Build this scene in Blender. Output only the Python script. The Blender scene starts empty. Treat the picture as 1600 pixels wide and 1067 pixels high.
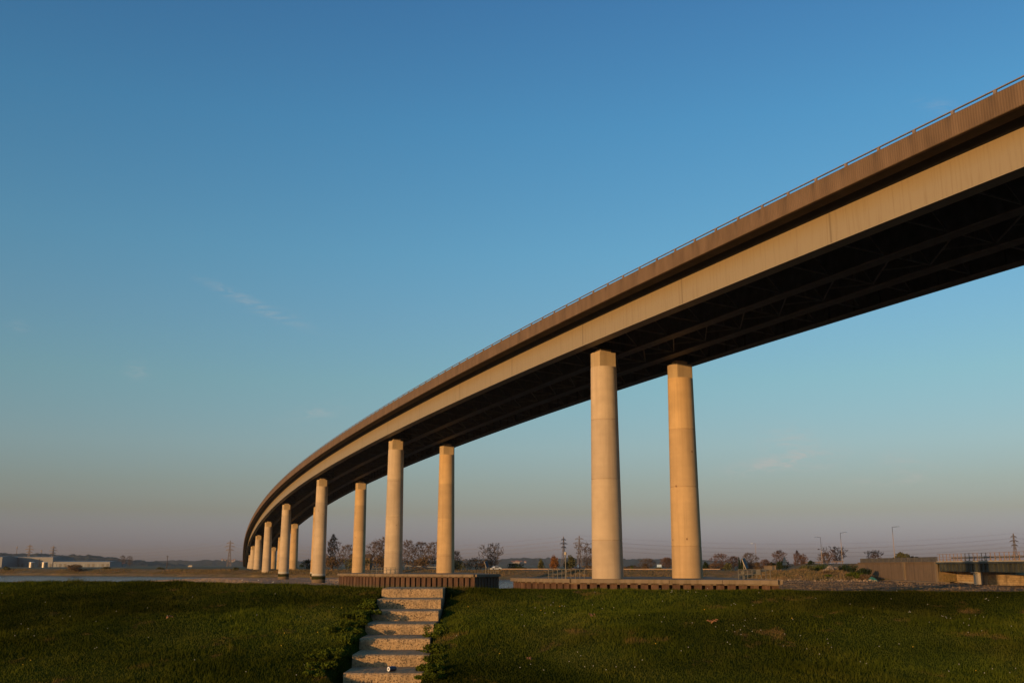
import bpy, math, random
import numpy as np
from mathutils import Vector
R = math.radians
sc = bpy.context.scene
COL = sc.collection

# ------------------------------------------------------------------ camera
EYE = 4.9                       # metres above the water
FPX = 1562.0                    # focal length in photo pixels (1600 wide)
TH = 0.2203                     # upward tilt
CT, ST = math.cos(TH), math.sin(TH)
cam_d = bpy.data.cameras.new("camera")
cam = bpy.data.objects.new("camera", cam_d); COL.objects.link(cam)
cam.location = (0, 0, EYE)
cam.rotation_euler = (math.pi/2 + TH, 0, 0)
cam_d.sensor_width = 36; cam_d.lens = FPX/1600*36
cam_d.clip_start = 0.1; cam_d.clip_end = 60000
sc.camera = cam

# ------------------------------------------------------------------ light
SUN_EL, SUN_AZ = 4.8, 39.0      # degrees; azimuth measured left of straight behind the camera
sd = Vector((-math.sin(R(SUN_AZ))*math.cos(R(SUN_EL)), -math.cos(R(SUN_AZ))*math.cos(R(SUN_EL)), math.sin(R(SUN_EL))))
sun_d = bpy.data.lights.new("sun", 'SUN'); sun_d.energy = 4.3; sun_d.angle = R(0.5); sun_d.color = (1.0, 0.60, 0.25)
sun = bpy.data.objects.new("sun", sun_d); COL.objects.link(sun)
sun.rotation_euler = sd.to_track_quat('Z', 'Y').to_euler(); sun.location = (-60, -60, 60)

w = bpy.data.worlds.new("World"); sc.world = w; w.use_nodes = True
nt = w.node_tree; nt.nodes.clear()
def N(t, **kw):
    n = nt.nodes.new(t)
    for k, v in kw.items(): setattr(n, k, v)
    return n
L = lambda a, b: nt.links.new(a, b)
out = N('ShaderNodeOutputWorld'); bg = N('ShaderNodeBackground'); L(bg.outputs[0], out.inputs[0])
sky = N('ShaderNodeTexSky', sky_type='NISHITA', sun_disc=False)
sky.sun_elevation = R(SUN_EL); sky.sun_rotation = math.atan2(sd.x, sd.y)
sky.altitude = 0; sky.air_density = 1.0; sky.dust_density = 1.0; sky.ozone_density = 2.0
bg.inputs['Strength'].default_value = 0.15
SKY_GAIN = [(0.0204, (0.831, 0.93, 2.497)), (0.0513, (0.86, 0.831, 1.293)), (0.0762, (0.943, 0.911, 1.176)), (0.1139, (1.054, 1.084, 1.247)), (0.1768, (1.049, 1.247, 1.279)), (0.2394, (1.008, 1.318, 1.425)), (0.3008, (0.916, 1.404, 1.555)), (0.4175, (0.74, 1.385, 1.668)), (0.5222, (0.644, 1.221, 1.612))]
tcw = N('ShaderNodeTexCoord'); sep = N('ShaderNodeSeparateXYZ'); L(tcw.outputs['Generated'], sep.inputs[0])
rmp = N('ShaderNodeValToRGB'); el = rmp.color_ramp.elements
while len(el) < len(SKY_GAIN): el.new(.5)
for e_, (z_, g_) in zip(el, SKY_GAIN): e_.position = max(0, z_); e_.color = (g_[0]/3, g_[1]/3, g_[2]/3, 1)
L(sep.outputs[2], rmp.inputs[0])
def VM(op, a, b):
    n = N('ShaderNodeVectorMath', operation=op); L(a, n.inputs[0])
    if isinstance(b, tuple): n.inputs[1].default_value = b
    else: L(b, n.inputs[1])
    return n.outputs[0]
skyc = VM('MULTIPLY', VM('MULTIPLY', sky.outputs[0], rmp.outputs[0]), (3, 3, 3))
# thin cirrus wisps: (direction azimuth deg, elevation deg, length, thickness, tilt, strength)
def MTH(op, a, b=None):
    n = N('ShaderNodeMath', operation=op)
    for i, c in ((0, a), (1, b)):
        if c is None: continue
        if isinstance(c, (int, float)): n.inputs[i].default_value = c
        else: L(c, n.inputs[i])
    return n.outputs[0]
az = MTH('ARCTAN2', sep.outputs[0], sep.outputs[1]); ev = MTH('ARCSINE', sep.outputs[2])
mp_ = N('ShaderNodeMapping'); mp_.inputs['Scale'].default_value = (26, 26, 120); L(tcw.outputs['Generated'], mp_.inputs[0])
nz_ = N('ShaderNodeTexNoise'); nz_.inputs['Scale'].default_value = 1.6; nz_.inputs['Detail'].default_value = 6; nz_.inputs['Roughness'].default_value = .65; nz_.inputs['Distortion'].default_value = .8; L(mp_.outputs[0], nz_.inputs[0])
wn = MTH('MAXIMUM', MTH('MULTIPLY', MTH('SUBTRACT', nz_.outputs[0], .42), 4.0), 0.0)
tot = None
for px_c, py_c, lx_, ly_, tl_, st_ in ((370, 462, 50, 7, .36, .55), (435, 494, 50, 8, .28, .4), (1222, 723, 64, 10, -.14, 1.5), (1245, 700, 45, 26, .3, .8), (1425, 730, 34, 16, .4, .7), (1385, 752, 40, 6, 0, .5), (495, 645, 40, 11, -.25, .45), (213, 578, 16, 12, 0, .4), (28, 510, 14, 6, 0, .5), (1465, 165, 26, 8, .3, .3)):
    e0 = math.atan((533.5-py_c)/FPX); vx, vy, vz = (px_c-800)/FPX, 1.0, (533.5-py_c)/FPX
    wy, wz = vy*CT-vz*ST, vy*ST+vz*CT; a0 = math.atan2(vx, wy); e0 = math.atan2(wz, math.hypot(vx, wy))
    da = MTH('SUBTRACT', az, a0); de = MTH('SUBTRACT', ev, e0); ct_, s_t = math.cos(tl_), math.sin(tl_)
    u_ = MTH('DIVIDE', MTH('SUBTRACT', MTH('MULTIPLY', da, ct_), MTH('MULTIPLY', de, s_t)), lx_/FPX); v_ = MTH('DIVIDE', MTH('ADD', MTH('MULTIPLY', da, s_t), MTH('MULTIPLY', de, ct_)), ly_/FPX)
    g = MTH('MULTIPLY', MTH('POWER', 2.718, MTH('MULTIPLY', MTH('ADD', MTH('MULTIPLY', u_, u_), MTH('MULTIPLY', v_, v_)), -1.0)), st_)
    tot = g if tot is None else MTH('ADD', tot, g)
cl = MTH('MINIMUM', MTH('MULTIPLY', MTH('MULTIPLY', tot, wn), .55), .5)
mixc = N('ShaderNodeMix', data_type='RGBA'); L(cl, mixc.inputs[0]); L(skyc, mixc.inputs[6]); mixc.inputs[7].default_value = (3.4, 3.1, 2.9, 1)
L(mixc.outputs[2], bg.inputs[0])

sc.view_settings.view_transform = 'Standard'; sc.view_settings.look = 'None'
sc.view_settings.exposure = 0; sc.view_settings.gamma = 1
sc.render.engine = 'CYCLES'
sc.cycles.use_denoising = True
sc.cycles.max_bounces = 6; sc.cycles.transparent_max_bounces = 8; sc.cycles.volume_bounces = 0

# ------------------------------------------------------------------ helpers
def at(px, py, Y):
    """ground distance Y ahead, photo pixel -> world x, z"""
    e = math.atan((533.5-py)/FPX) + TH
    zr = Y*math.tan(e)
    return (px-800)/FPX*(Y*CT+zr*ST), EYE+zr
def xat(px, Y, z):
    return (px-800)/FPX*(Y*CT+(z-EYE)*ST)
def nrm(a):
    a = np.asarray(a, float); return a/(np.linalg.norm(a)+1e-12)

ORG = {}
class MB:
    def __init__(s): s.v = []; s.f = []; s.uv = None
    def add(s, vs, fs):
        b = len(s.v); s.v.extend([tuple(map(float, q)) for q in vs]); s.f.extend([tuple(i+b for i in f) for f in fs])
    def box(s, c, d, rz=0.0):
        cx, cy, cz = c; hx, hy, hz = d[0]/2, d[1]/2, d[2]/2; ca, sa = math.cos(rz), math.sin(rz)
        vs = [(cx+x*ca-y*sa, cy+x*sa+y*ca, cz+z) for z in (-hz, hz) for x, y in ((-hx, -hy), (hx, -hy), (hx, hy), (-hx, hy))]
        s.add(vs, [(3, 2, 1, 0), (4, 5, 6, 7), (0, 1, 5, 4), (1, 2, 6, 5), (2, 3, 7, 6), (3, 0, 4, 7)])
    def bar(s, a, b, wd, ht=None, up=(0, 0, 1)):
        ht = ht or wd; a = np.array(a, float); b = np.array(b, float); d = nrm(b-a)
        if abs(np.dot(d, up)) > 0.98: up = (1, 0, 0)
        x = nrm(np.cross(d, up)); u = np.cross(x, d)
        vs = [p+x*i*wd/2+u*j*ht/2 for p in (a, b) for i, j in ((-1, -1), (1, -1), (1, 1), (-1, 1))]
        s.add(vs, [(0, 1, 2, 3), (7, 6, 5, 4), (0, 4, 5, 1), (1, 5, 6, 2), (2, 6, 7, 3), (3, 7, 4, 0)])
    def tube(s, pts, rad, n=6, cap=True):
        pts = [np.array(p, float) for p in pts]
        if not hasattr(rad, '__len__'): rad = [rad]*len(pts)
        b = len(s.v); x = None
        for i, p in enumerate(pts):
            d = nrm(pts[min(i+1, len(pts)-1)]-pts[max(i-1, 0)])
            if x is None: x = nrm(np.cross(d, (0, 0, 1) if abs(d[2]) < .9 else (1, 0, 0)))
            x = nrm(x-d*np.dot(x, d)); y = np.cross(d, x)
            for k in range(n):
                t = 2*math.pi*k/n; q = p+(x*math.cos(t)+y*math.sin(t))*rad[i]; s.v.append(tuple(q))
        for i in range(len(pts)-1):
            for k in range(n):
                k2 = (k+1) % n; s.f.append((b+i*n+k, b+i*n+k2, b+(i+1)*n+k2, b+(i+1)*n+k))
        if cap:
            s.f.append(tuple(b+k for k in range(n))[::-1]); e = b+(len(pts)-1)*n; s.f.append(tuple(e+k for k in range(n)))
    def lathe(s, prof, c=(0, 0, 0), n=32, cap=True):
        b = len(s.v)
        for r, z in prof:
            for k in range(n):
                t = 2*math.pi*k/n; s.v.append((c[0]+r*math.cos(t), c[1]+r*math.sin(t), c[2]+z))
        for i in range(len(prof)-1):
            for k in range(n):
                k2 = (k+1) % n; s.f.append((b+i*n+k, b+i*n+k2, b+(i+1)*n+k2, b+(i+1)*n+k))
        if cap:
            s.f.append(tuple(b+k for k in range(n))[::-1]); e = b+(len(prof)-1)*n; s.f.append(tuple(e+k for k in range(n)))
    def prism(s, poly, z0, z1):
        n = len(poly); b = len(s.v)
        for z in (z0, z1): s.v.extend([(p[0], p[1], z) for p in poly])
        for i in range(n): j = (i+1) % n; s.f.append((b+i, b+j, b+n+j, b+n+i))
        s.f.append(tuple(b+i for i in range(n))[::-1]); s.f.append(tuple(b+n+i for i in range(n)))
    def hexa(s, p): s.add(p, [(3, 2, 1, 0), (4, 5, 6, 7), (0, 1, 5, 4), (1, 2, 6, 5), (2, 3, 7, 6), (3, 0, 4, 7)])
    def grid(s, xs, ys, fn):
        b = len(s.v); nx, ny = len(xs), len(ys)
        for y in ys:
            for x in xs: s.v.append(tuple(fn(x, y)))
        for j in range(ny-1):
            for i in range(nx-1): q = b+j*nx+i; s.f.append((q, q+1, q+nx+1, q+nx))
    def build(s, name, m, parent=None, loc=None, smooth=False):
        o3 = np.array(ORG[parent.name] if parent else (loc if loc is not None else (0, 0, 0)), float)
        me = bpy.data.meshes.new(name)
        v = np.array(s.v, float)-o3
        me.from_pydata(v.tolist(), [], s.f)
        if s.uv is not None:
            ul = me.uv_layers.new(name="uv"); uv = np.array(s.uv, np.float32)
            li = np.empty(len(me.loops), np.int32); me.loops.foreach_get("vertex_index", li)
            ul.data.foreach_set("uv", uv[li].ravel())
        if smooth: me.polygons.foreach_set("use_smooth", [True]*len(me.polygons))
        me.materials.append(m); me.update()
        o = bpy.data.objects.new(name, me); COL.objects.link(o)
        ORG[o.name] = tuple(o3)
        if parent: o.parent = parent
        else: o.location = o3
        return o
def tag(o, label=None, cat=None, group=None, kind=None):
    if label: o['label'] = label
    if cat: o['category'] = cat
    if group: o['group'] = group
    if kind: o['kind'] = kind
    return o
def thing(name, loc, label, cat, group=None):
    o = bpy.data.objects.new(name, None); COL.objects.link(o); o.location = loc; o.empty_display_size = .5
    ORG[o.name] = tuple(loc); return tag(o, label, cat, group)
def soft(o, ang=30):
    me = o.data; me.polygons.foreach_set("use_smooth", [True]*len(me.polygons))
    try: me.set_sharp_from_angle(angle=R(ang))
    except Exception: pass
    return o

# ------------------------------------------------------------------ materials
class MT:
    def __init__(s, name, rough=.8):
        s.m = bpy.data.materials.new(name); s.m.use_nodes = True; s.t = s.m.node_tree; s.b = s.t.nodes['Principled BSDF']
        s.b.inputs['Roughness'].default_value = rough
        s.b.inputs['Specular IOR Level'].default_value = .25
        s.tc = s.t.nodes.new('ShaderNodeTexCoord')
    def n(s, t, **kw):
        q = s.t.nodes.new(t)
        for k, v in kw.items(): setattr(q, k, v)
        return q
    def l(s, a, b): s.t.links.new(a, b)
    def map(s, src='Object', scale=(1, 1, 1), loc=(0, 0, 0)):
        q = s.n('ShaderNodeMapping'); q.inputs['Scale'].default_value = scale; q.inputs['Location'].default_value = loc
        s.l(s.tc.outputs[src], q.inputs[0]); return q.outputs[0]
    def noise(s, scale=1, detail=5, rough=.6, vec=None, dist=0):
        q = s.n('ShaderNodeTexNoise'); q.inputs['Scale'].default_value = scale; q.inputs['Detail'].default_value = detail
        q.inputs['Roughness'].default_value = rough; q.inputs['Distortion'].default_value = dist
        s.l(vec if vec is not None else s.tc.outputs['Object'], q.inputs['Vector']); return q.outputs[0]
    def ramp(s, f, stops):
        q = s.n('ShaderNodeValToRGB'); e = q.color_ramp.elements
        while len(e) < len(stops): e.new(.5)
        for i, (p, c) in enumerate(stops):
            e[i].position = p; e[i].color = (*c, 1) if hasattr(c, '__len__') else (c, c, c, 1)
        s.l(f, q.inputs[0]); return q.outputs[0]
    def mix(s, f, a, b, mode='MIX'):
        q = s.n('ShaderNodeMix', data_type='RGBA', blend_type=mode)
        if hasattr(f, 'links') or hasattr(f, 'is_linked'): s.l(f, q.inputs[0])
        else: q.inputs[0].default_value = f
        for i, c in ((6, a), (7, b)):
            if hasattr(c, 'is_linked'): s.l(c, q.inputs[i])
            else: q.inputs[i].default_value = (*c, 1)
        return q.outputs[2]
    def math(s, op, a, b=None):
        q = s.n('ShaderNodeMath', operation=op)
        for i, c in ((0, a), (1, b)):
            if c is None: continue
            if hasattr(c, 'is_linked'): s.l(c, q.inputs[i])
            else: q.inputs[i].default_value = c
        return q.outputs[0]
    def col(s, c):
        if hasattr(c, 'is_linked'): s.l(c, s.b.inputs['Base Color'])
        else: s.b.inputs['Base Color'].default_value = (*c, 1)
        return s
    def bump(s, h, strength=.3, dist=.02):
        q = s.n('ShaderNodeBump'); q.inputs['Strength'].default_value = strength; q.inputs['Distance'].default_value = dist
        s.l(h, q.inputs['Height']); s.l(q.outputs[0], s.b.inputs['Normal']); return s
M = {}
def plain(name, c, rough=.7, var=.25, scale=3, metal=0, spec=.25):
    t = MT(name, rough); t.b.inputs['Metallic'].default_value = metal; t.b.inputs['Specular IOR Level'].default_value = spec
    f = t.noise(scale, 4)
    lo = tuple(x*(1-var) for x in c); hi = tuple(min(1, x*(1+var)) for x in c)
    t.col(t.ramp(f, [(.3, lo), (.7, hi)])); M[name] = t.m; return t.m

def concrete(name, c, streak=.35, dark=(.6, .55, .5)):
    t = MT(name, .85)
    big = t.ramp(t.noise(.35, 4), [(.3, tuple(x*.86 for x in c)), (.7, tuple(x*1.1 for x in c))])
    fine = t.noise(6, 6, .7)
    v = t.map('Object', (1.6, 1.6, .06)); st = t.ramp(t.noise(1, 5, .6, v), [(.5, 0.0), (.72, 1.0)])
    a = t.mix(t.math('MULTIPLY', st, streak), big, tuple(x*y for x, y in zip(c, dark)))
    # faint board-mark banding
    hv = t.map('Object', (.02, .02, 1.4)); hb = t.noise(1, 3, .5, hv)
    a = t.mix(t.math('MULTIPLY', t.ramp(hb, [(.45, 0.0), (.65, 1.0)]), .22), a, tuple(x*.8 for x in c))
    pits = t.ramp(t.noise(22, 2, .5), [(.68, 0.0), (.76, 1.0)])
    a = t.mix(t.math('MULTIPLY', pits, .35), a, tuple(x*.55 for x in c))
    if name.startswith('pier'):
        sz = t.n('ShaderNodeSeparateXYZ'); t.l(t.tc.outputs['Object'], sz.inputs[0])
        wn_ = t.n('ShaderNodeTexWhiteNoise', noise_dimensions='1D'); t.l(t.math('FLOOR', t.math('DIVIDE', t.math('SUBTRACT', sz.outputs[2], 3.8 if 'ochre' in name else 4.4), 7.2)), wn_.inputs['W'])
        lift = t.ramp(wn_.outputs[0], [(0, (.86, .86, .88)), (1, (1.06, 1.05, 1.02))]); a = t.mix(1.0, a, lift, 'MULTIPLY')
        vr = t.n('ShaderNodeTexVoronoi'); vr.inputs['Scale'].default_value = .42; t.l(t.map('Object', (1, 1, .8)), vr.inputs[0])
        sp = t.math('MULTIPLY', t.ramp(vr.outputs[0], [(.035, 1.0), (.06, 0.0)]), .8); a = t.mix(sp, a, (.13, .055, .025))
        # pale and dark weather runs hanging from the lift joints
        rn = t.ramp(t.noise(1, 4, .5, t.map('Object', (2.6, 2.6, .11), (4, 2, 9))), [(.60, 0.0), (.70, 1.0)]); a = t.mix(t.math('MULTIPLY', rn, .28), a, tuple(x*.55 for x in c))
    t.col(a); t.bump(fine, .25, .02); M[name] = t.m; return t.m
concrete('pier_concrete', (.455, .338, .215))
concrete('pier_concrete_ochre', (.465, .308, .155))
concrete('cap_concrete', (.39, .28, .155), .4)
concrete('platform_concrete', (.17, .122, .078), .8, (.5, .5, .3))
concrete('wall_concrete', (.150, .098, .056), 1.0, (.30, .28, .26))
concrete('pale_concrete', (.40, .33, .24), .8, (.5, .45, .38))

# ribbed weathered parapet fascia: U = metres along, V = metres down
t = MT('parapet_concrete', .85)
uvm = t.n('ShaderNodeMapping'); uvm.inputs['Scale'].default_value = (1, 1, 1); t.l(t.tc.outputs['UV'], uvm.inputs[0])
wv = t.n('ShaderNodeTexWave', wave_type='BANDS', bands_direction='X', wave_profile='SIN'); wv.inputs['Scale'].default_value = 1.45
t.l(uvm.outputs[0], wv.inputs[0])
um = t.n('ShaderNodeMapping'); um.inputs['Scale'].default_value = (.75, .16, 1); t.l(t.tc.outputs['UV'], um.inputs[0])
st = t.noise(1, 5, .5, um.outputs[0])
base = t.ramp(st, [(.25, (.100, .061, .034)), (.5, (.142, .088, .050)), (.75, (.185, .116, .068))])
# dark runs below each rail post
sx = t.n('ShaderNodeSeparateXYZ'); t.l(t.tc.outputs['UV'], sx.inputs[0])
ph = t.math('PINGPONG', t.math('DIVIDE', sx.outputs[0], 3.52), .5)
run = t.ramp(ph, [(0.0, 1.0), (.10, 0.0)])
run = t.math('MULTIPLY', run, t.ramp(sx.outputs[1], [(0, .75), (1, .15)]))
base = t.mix(run, base, (.075, .05, .034))
lip = t.ramp(sx.outputs[1], [(0.0, .5), (.14, 0.0)])
base = t.mix(lip, base, (.085, .055, .036))
base = t.mix(t.math('MULTIPLY', t.ramp(wv.outputs[1], [(.0, 1.0), (.35, 0.0)]), .2), base, (.07, .045, .03))
t.col(base); t.bump(wv.outputs[1], .6, .03); M['parapet_concrete'] = t.m

t = MT('girder_paint', .55)
um = t.n('ShaderNodeMapping'); um.inputs['Scale'].default_value = (.35, .5, 1); t.l(t.tc.outputs['UV'], um.inputs[0])
f1 = t.noise(1, 5, .6, um.outputs[0])
um2 = t.n('ShaderNodeMapping'); um2.inputs['Scale'].default_value = (3.0, .12, 1); t.l(t.tc.outputs['UV'], um2.inputs[0])
f2 = t.noise(1, 5, .7, um2.outputs[0])
sx = t.n('ShaderNodeSeparateXYZ'); t.l(t.tc.outputs['UV'], sx.inputs[0])
g = t.ramp(t.math('ADD', t.math('MULTIPLY', sx.outputs[1], .33), t.math('MULTIPLY', f1, .35)), [(.2, (.245, .17, .078)), (.75, (.265, .208, .135))])
g = t.mix(t.math('MULTIPLY', t.ramp(f2, [(.50, 0.0), (.72, 1.0)]), .5), g, (.16, .105, .055))
# splice plates every 22 m
ph = t.math('PINGPONG', t.math('DIVIDE', sx.outputs[0], 22.4), .5)
g = t.mix(t.math('MULTIPLY', t.ramp(ph, [(0.0, 1.0), (.008, 0.0)]), .75), g, (.12, .085, .05))
t.col(g); M['girder_paint'] = t.m

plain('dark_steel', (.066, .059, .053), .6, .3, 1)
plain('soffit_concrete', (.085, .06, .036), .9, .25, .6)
plain('deck_soffit', (.10, .09, .08), .9, .25, .6)
plain('brace_steel', (.13, .115, .10), .6, .3, 1)
plain('recess_shade', (.012, .011, .010), .9, .3, 1)  # near-black colour that paints the shadow under the deck edge
plain('asphalt', (.05, .05, .05), .9, .2, 2)
plain('rail_metal', (.22, .16, .12), .45, .2, 2, metal=.2)
plain('galvanised', (.125, .108, .082), .6, .2, 2)
plain('pylon_steel', (.13, .10, .085), .6, .2, .3)
plain('bearing_steel', (.10, .07, .045), .6, .3, 3)
plain('white_paint', (.62, .60, .55), .4, .08, 2)
plain('grey_cladding', (.16, .15, .145), .5, .08, .05)
plain('pale_cladding', (.155, .148, .145), .5, .08, .05)
plain('tank_metal', (.22, .20, .18), .45, .05, 1, metal=.85)
plain('dark_panel', (.028, .035, .06), .55, .1, 4, spec=.25)
plain('rust_pole', (.16, .055, .03), .8, .3, 3)
plain('brick_roof', (.25, .10, .06), .8, .3, .2)
plain('house_wall', (.24, .19, .15), .8, .15, .2)
plain('tyre', (.02, .02, .02), .9)
plain('glass_dark', (.03, .035, .04), .08, .1, 1, spec=.8)
plain('can_blue', (.012, .014, .03), .3, .2, 20, spec=.6)
plain('can_white', (.75, .75, .74), .3, .1, 20, spec=.5)
plain('can_metal', (.6, .6, .6), .3, .05, 5, metal=.8)
plain('bark', (.075, .052, .038), .95, .35, 1.5, spec=0)
plain('twig_brown', (.125, .078, .048), .95, .3, .4, spec=0)
plain('twig_grey', (.115, .082, .060), .95, .3, .4, spec=0)
plain('twig_red', (.135, .075, .050), .95, .3, .4, spec=0)
plain('leaf_dark', (.022, .032, .012), .95, .5, .6, spec=0)
plain('leaf_olive', (.085, .078, .03), .95, .45, .6, spec=0)
plain('leaf_orange', (.20, .085, .025), .95, .35, .5, spec=0)
plain('leaf_brown', (.115, .075, .042), .95, .4, .5, spec=0)
plain('leaf_green', (.060, .074, .009), .95, .5, .7, spec=0)
plain('leaf_blossom', (.28, .22, .18), .95, .3, .8, spec=0)
plain('dead_leaf', (.22, .11, .06), .9, .4, 9)
plain('gull_white', (.75, .73, .70), .6, .1, 3)
plain('gull_grey', (.30, .31, .33), .6, .1, 3)
plain('daisy_white', (.50, .48, .43), .7, .1, 3)
plain('dandelion', (.75, .42, .02), .7, .1, 3)
plain('rubble_stone', (.34, .24, .15), .9, .4, 1.2)
plain('sign_blue', (.42, .52, .62), .4, .1, 1)
plain('sign_grey', (.20, .20, .18), .6, .1, 1)
plain('teal_tarp', (.03, .13, .10), .6, .2, 1)

# sheet pile rust
t = MT('rust_sheet', .85)
v = t.map('Object', (1.3, 1.3, .25)); f = t.noise(1, 6, .7, v)
a = t.ramp(f, [(.25, (.030, .016, .011)), (.45, (.062, .030, .016)), (.6, (.090, .046, .025)), (.78, (.15, .09, .055))])
f2 = t.ramp(t.noise(4, 5, .7), [(.55, 0.0), (.7, 1.0)])
a = t.mix(t.math('MULTIPLY', f2, .5), a, (.07, .032, .02))
sx = t.n('ShaderNodeSeparateXYZ'); geo = t.n('ShaderNodeNewGeometry'); t.l(geo.outputs['Position'], sx.inputs[0])
weed = t.ramp(t.math('ADD', t.math('MULTIPLY', sx.outputs[2], .3), t.math('MULTIPLY', t.noise(.8, 4), .25)), [(.42, 1.0), (.62, 0.0)])
a = t.mix(t.math('MULTIPLY', weed, .75), a, (.05, .05, .018))
t.col(a); t.bump(t.noise(9, 4), .4, .03); M['rust_sheet'] = t.m

# tidal stain for piers that stand in the river
t = MT('tidal_concrete', .8)
geo = t.n('ShaderNodeNewGeometry'); sx = t.n('ShaderNodeSeparateXYZ'); t.l(geo.outputs['Position'], sx.inputs[0])
z = t.math('ADD', sx.outputs[2], t.math('MULTIPLY', t.math('SUBTRACT', t.noise(.8, 4), .5), .35))
a = t.ramp(t.math('MULTIPLY', z, .25), [(.0, (.14, .10, .065)), (.27, (.15, .105, .065)), (.31, (.022, .024, .006)), (.47, (.026, .026, .008)), (.52, (.10, .075, .05)), (.58, (.42, .36, .27))])
t.b.inputs['Specular IOR Level'].default_value = 0; t.col(a); t.bump(t.noise(6, 5), .3, .02); M['tidal_concrete'] = t.m

# exposed-aggregate steps
t = MT('step_concrete', .95)
vo = t.n('ShaderNodeTexVoronoi'); vo.inputs['Scale'].default_value = 38; t.l(t.tc.outputs['Object'], vo.inputs[0])
nz = t.noise(28, 6, .75); blot = t.noise(3.2, 5, .65)
a = t.ramp(nz, [(.30, (.11, .072, .038)), (.46, (.34, .22, .113)), (.72, (.48, .33, .18))])
pit = t.math('MULTIPLY', t.ramp(t.noise(45, 3, .6), [(.57, 0.0), (.64, 1.0)]), t.ramp(t.noise(4, 3), [(.35, .25), (.6, 1.0)]))
a = t.mix(t.math('MULTIPLY', pit, .9), a, (.035, .026, .018))
a = t.mix(t.math('MULTIPLY', t.ramp(blot, [(.5, 0.0), (.68, 1.0)]), .55), a, (.13, .095, .06))
t.col(a)
hh = t.math('ADD', t.math('MULTIPLY', nz, .6), t.math('MULTIPLY', pit, -.8)); t.bump(hh, .9, .02); M['step_concrete'] = t.m

# grass ground and blades
def grass_mat(name, lo, mid, hi, bare, leaf=False):
    t = MT(name, .9); t.b.inputs['Specular IOR Level'].default_value = 0
    f = t.noise(.55, 5, .6); f2 = t.noise(9, 5, .7)
    a = t.ramp(t.math('ADD', t.math('MULTIPLY', f, .65), t.math('MULTIPLY', f2, .35)), [(.30, lo), (.5, mid), (.70, hi)])
    pt = t.ramp(t.noise(.16, 3, .5, t.map('Object', (1, 1.6, 1), (3, 1, 0))), [(.36, .45), (.5, .95), (.64, 1.5)])
    a = t.mix(1.0, a, pt, 'MULTIPLY')
    br = t.ramp(t.noise(1.1, 5, .65, t.map('Object', (1, 1, 1), (7, 3, 1))), [(.60, 0.0), (.69, 1.0)])
    a = t.mix(t.math('MULTIPLY', br, .8), a, bare)
    t.col(a)
    if not leaf: t.bump(t.noise(14, 5, .7), .8, .05)
    M[name] = t.m
grass_mat('turf', (.016, .024, .004), (.030, .038, .006), (.050, .054, .010), (.12, .07, .025))
grass_mat('blade', (.027, .038, .004), (.050, .058, .006), (.082, .077, .013), (.15, .09, .03), True)
t = MT('reed', .9)
a = t.ramp(t.noise(.22, 6, .7, t.map('Object', (1, 1, 2.5))), [(.30, (.095, .080, .027)), (.5, (.175, .118, .047)), (.7, (.26, .152, .068))])
t.col(a); t.bump(t.noise(1.3, 6, .8, t.map('Object', (1, 1, .4))), 1.0, .8); M['reed'] = t.m
t = MT('far_field', .95)
a = t.ramp(t.noise(.006, 5, .6), [(.35, (.045, .050, .022)), (.55, (.085, .078, .032)), (.7, (.11, .085, .045))])
t.col(a); M['far_field'] = t.m
t = MT('hill_wood', .95)
a = t.ramp(t.noise(.012, 7, .75), [(.34, (.022, .028, .018)), (.5, (.045, .048, .028)), (.62, (.075, .058, .036)), (.75, (.10, .10, .05))])
t.col(a); t.bump(t.noise(.03, 6, .8), 1, 15); M['hill_wood'] = t.m
t = MT('mud', .55)
a = t.ramp(t.noise(.12, 7, .65, t.map('Object', (1, .35, 1))), [(.3, (.12, .08, .055)), (.5, (.21, .145, .10)), (.7, (.28, .20, .14))])
t.col(a); t.bump(t.noise(.8, 6, .75), .7, .15); t.b.inputs['Specular IOR Level'].default_value = .12; M['mud'] = t.m
t = MT('shore', .9)
a = t.ramp(t.noise(.35, 7, .7), [(.3, (.10, .066, .04)), (.5, (.20, .135, .082)), (.72, (.32, .22, .135))])
t.col(a); t.bump(t.noise(1.6, 6, .8), 1.0, .5); t.b.inputs['Specular IOR Level'].default_value = 0; M['shore'] = t.m
t = MT('path_gravel', .95)
a = t.ramp(t.noise(16, 6, .75), [(.3, (.07, .052, .036)), (.6, (.16, .115, .08))]); t.col(a); t.bump(t.noise(40, 4), .6, .02); M['path_gravel'] = t.m
t = MT('water', .12); t.b.inputs['Specular IOR Level'].default_value = .5; t.b.inputs['IOR'].default_value = 1.33
t.col((.020, .022, .022))
q = t.math('ADD', t.noise(.9, 4, .6, t.map('Object', (1, 2.2, 1))), t.math('MULTIPLY', t.noise(.15, 3), 1.5)); t.bump(q, 1.0, .9); M['water'] = t.m
t = MT('masonry', .9)
bk = t.n('ShaderNodeTexBrick'); bk.inputs['Scale'].default_value = 1.0; bk.inputs['Brick Width'].default_value = 1.1; bk.inputs['Row Height'].default_value = .45
bk.inputs['Mortar Size'].default_value = .02
bk.inputs['Color1'].default_value = (.40, .27, .135, 1); bk.inputs['Color2'].default_value = (.29, .19, .09, 1); bk.inputs['Mortar'].default_value = (.12, .09, .06, 1)
mp = t.n('ShaderNodeMapping'); mp.inputs['Rotation'].default_value = (R(90), 0, R(90)); t.l(t.tc.outputs['Object'], mp.inputs[0])
sx = t.n('ShaderNodeSeparateXYZ'); t.l(t.tc.outputs['Object'], sx.inputs[0]); cb = t.n('ShaderNodeCombineXYZ'); t.l(sx.outputs[1], cb.inputs[0]); t.l(sx.outputs[2], cb.inputs[1]); t.l(cb.outputs[0], bk.inputs[0])
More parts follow.
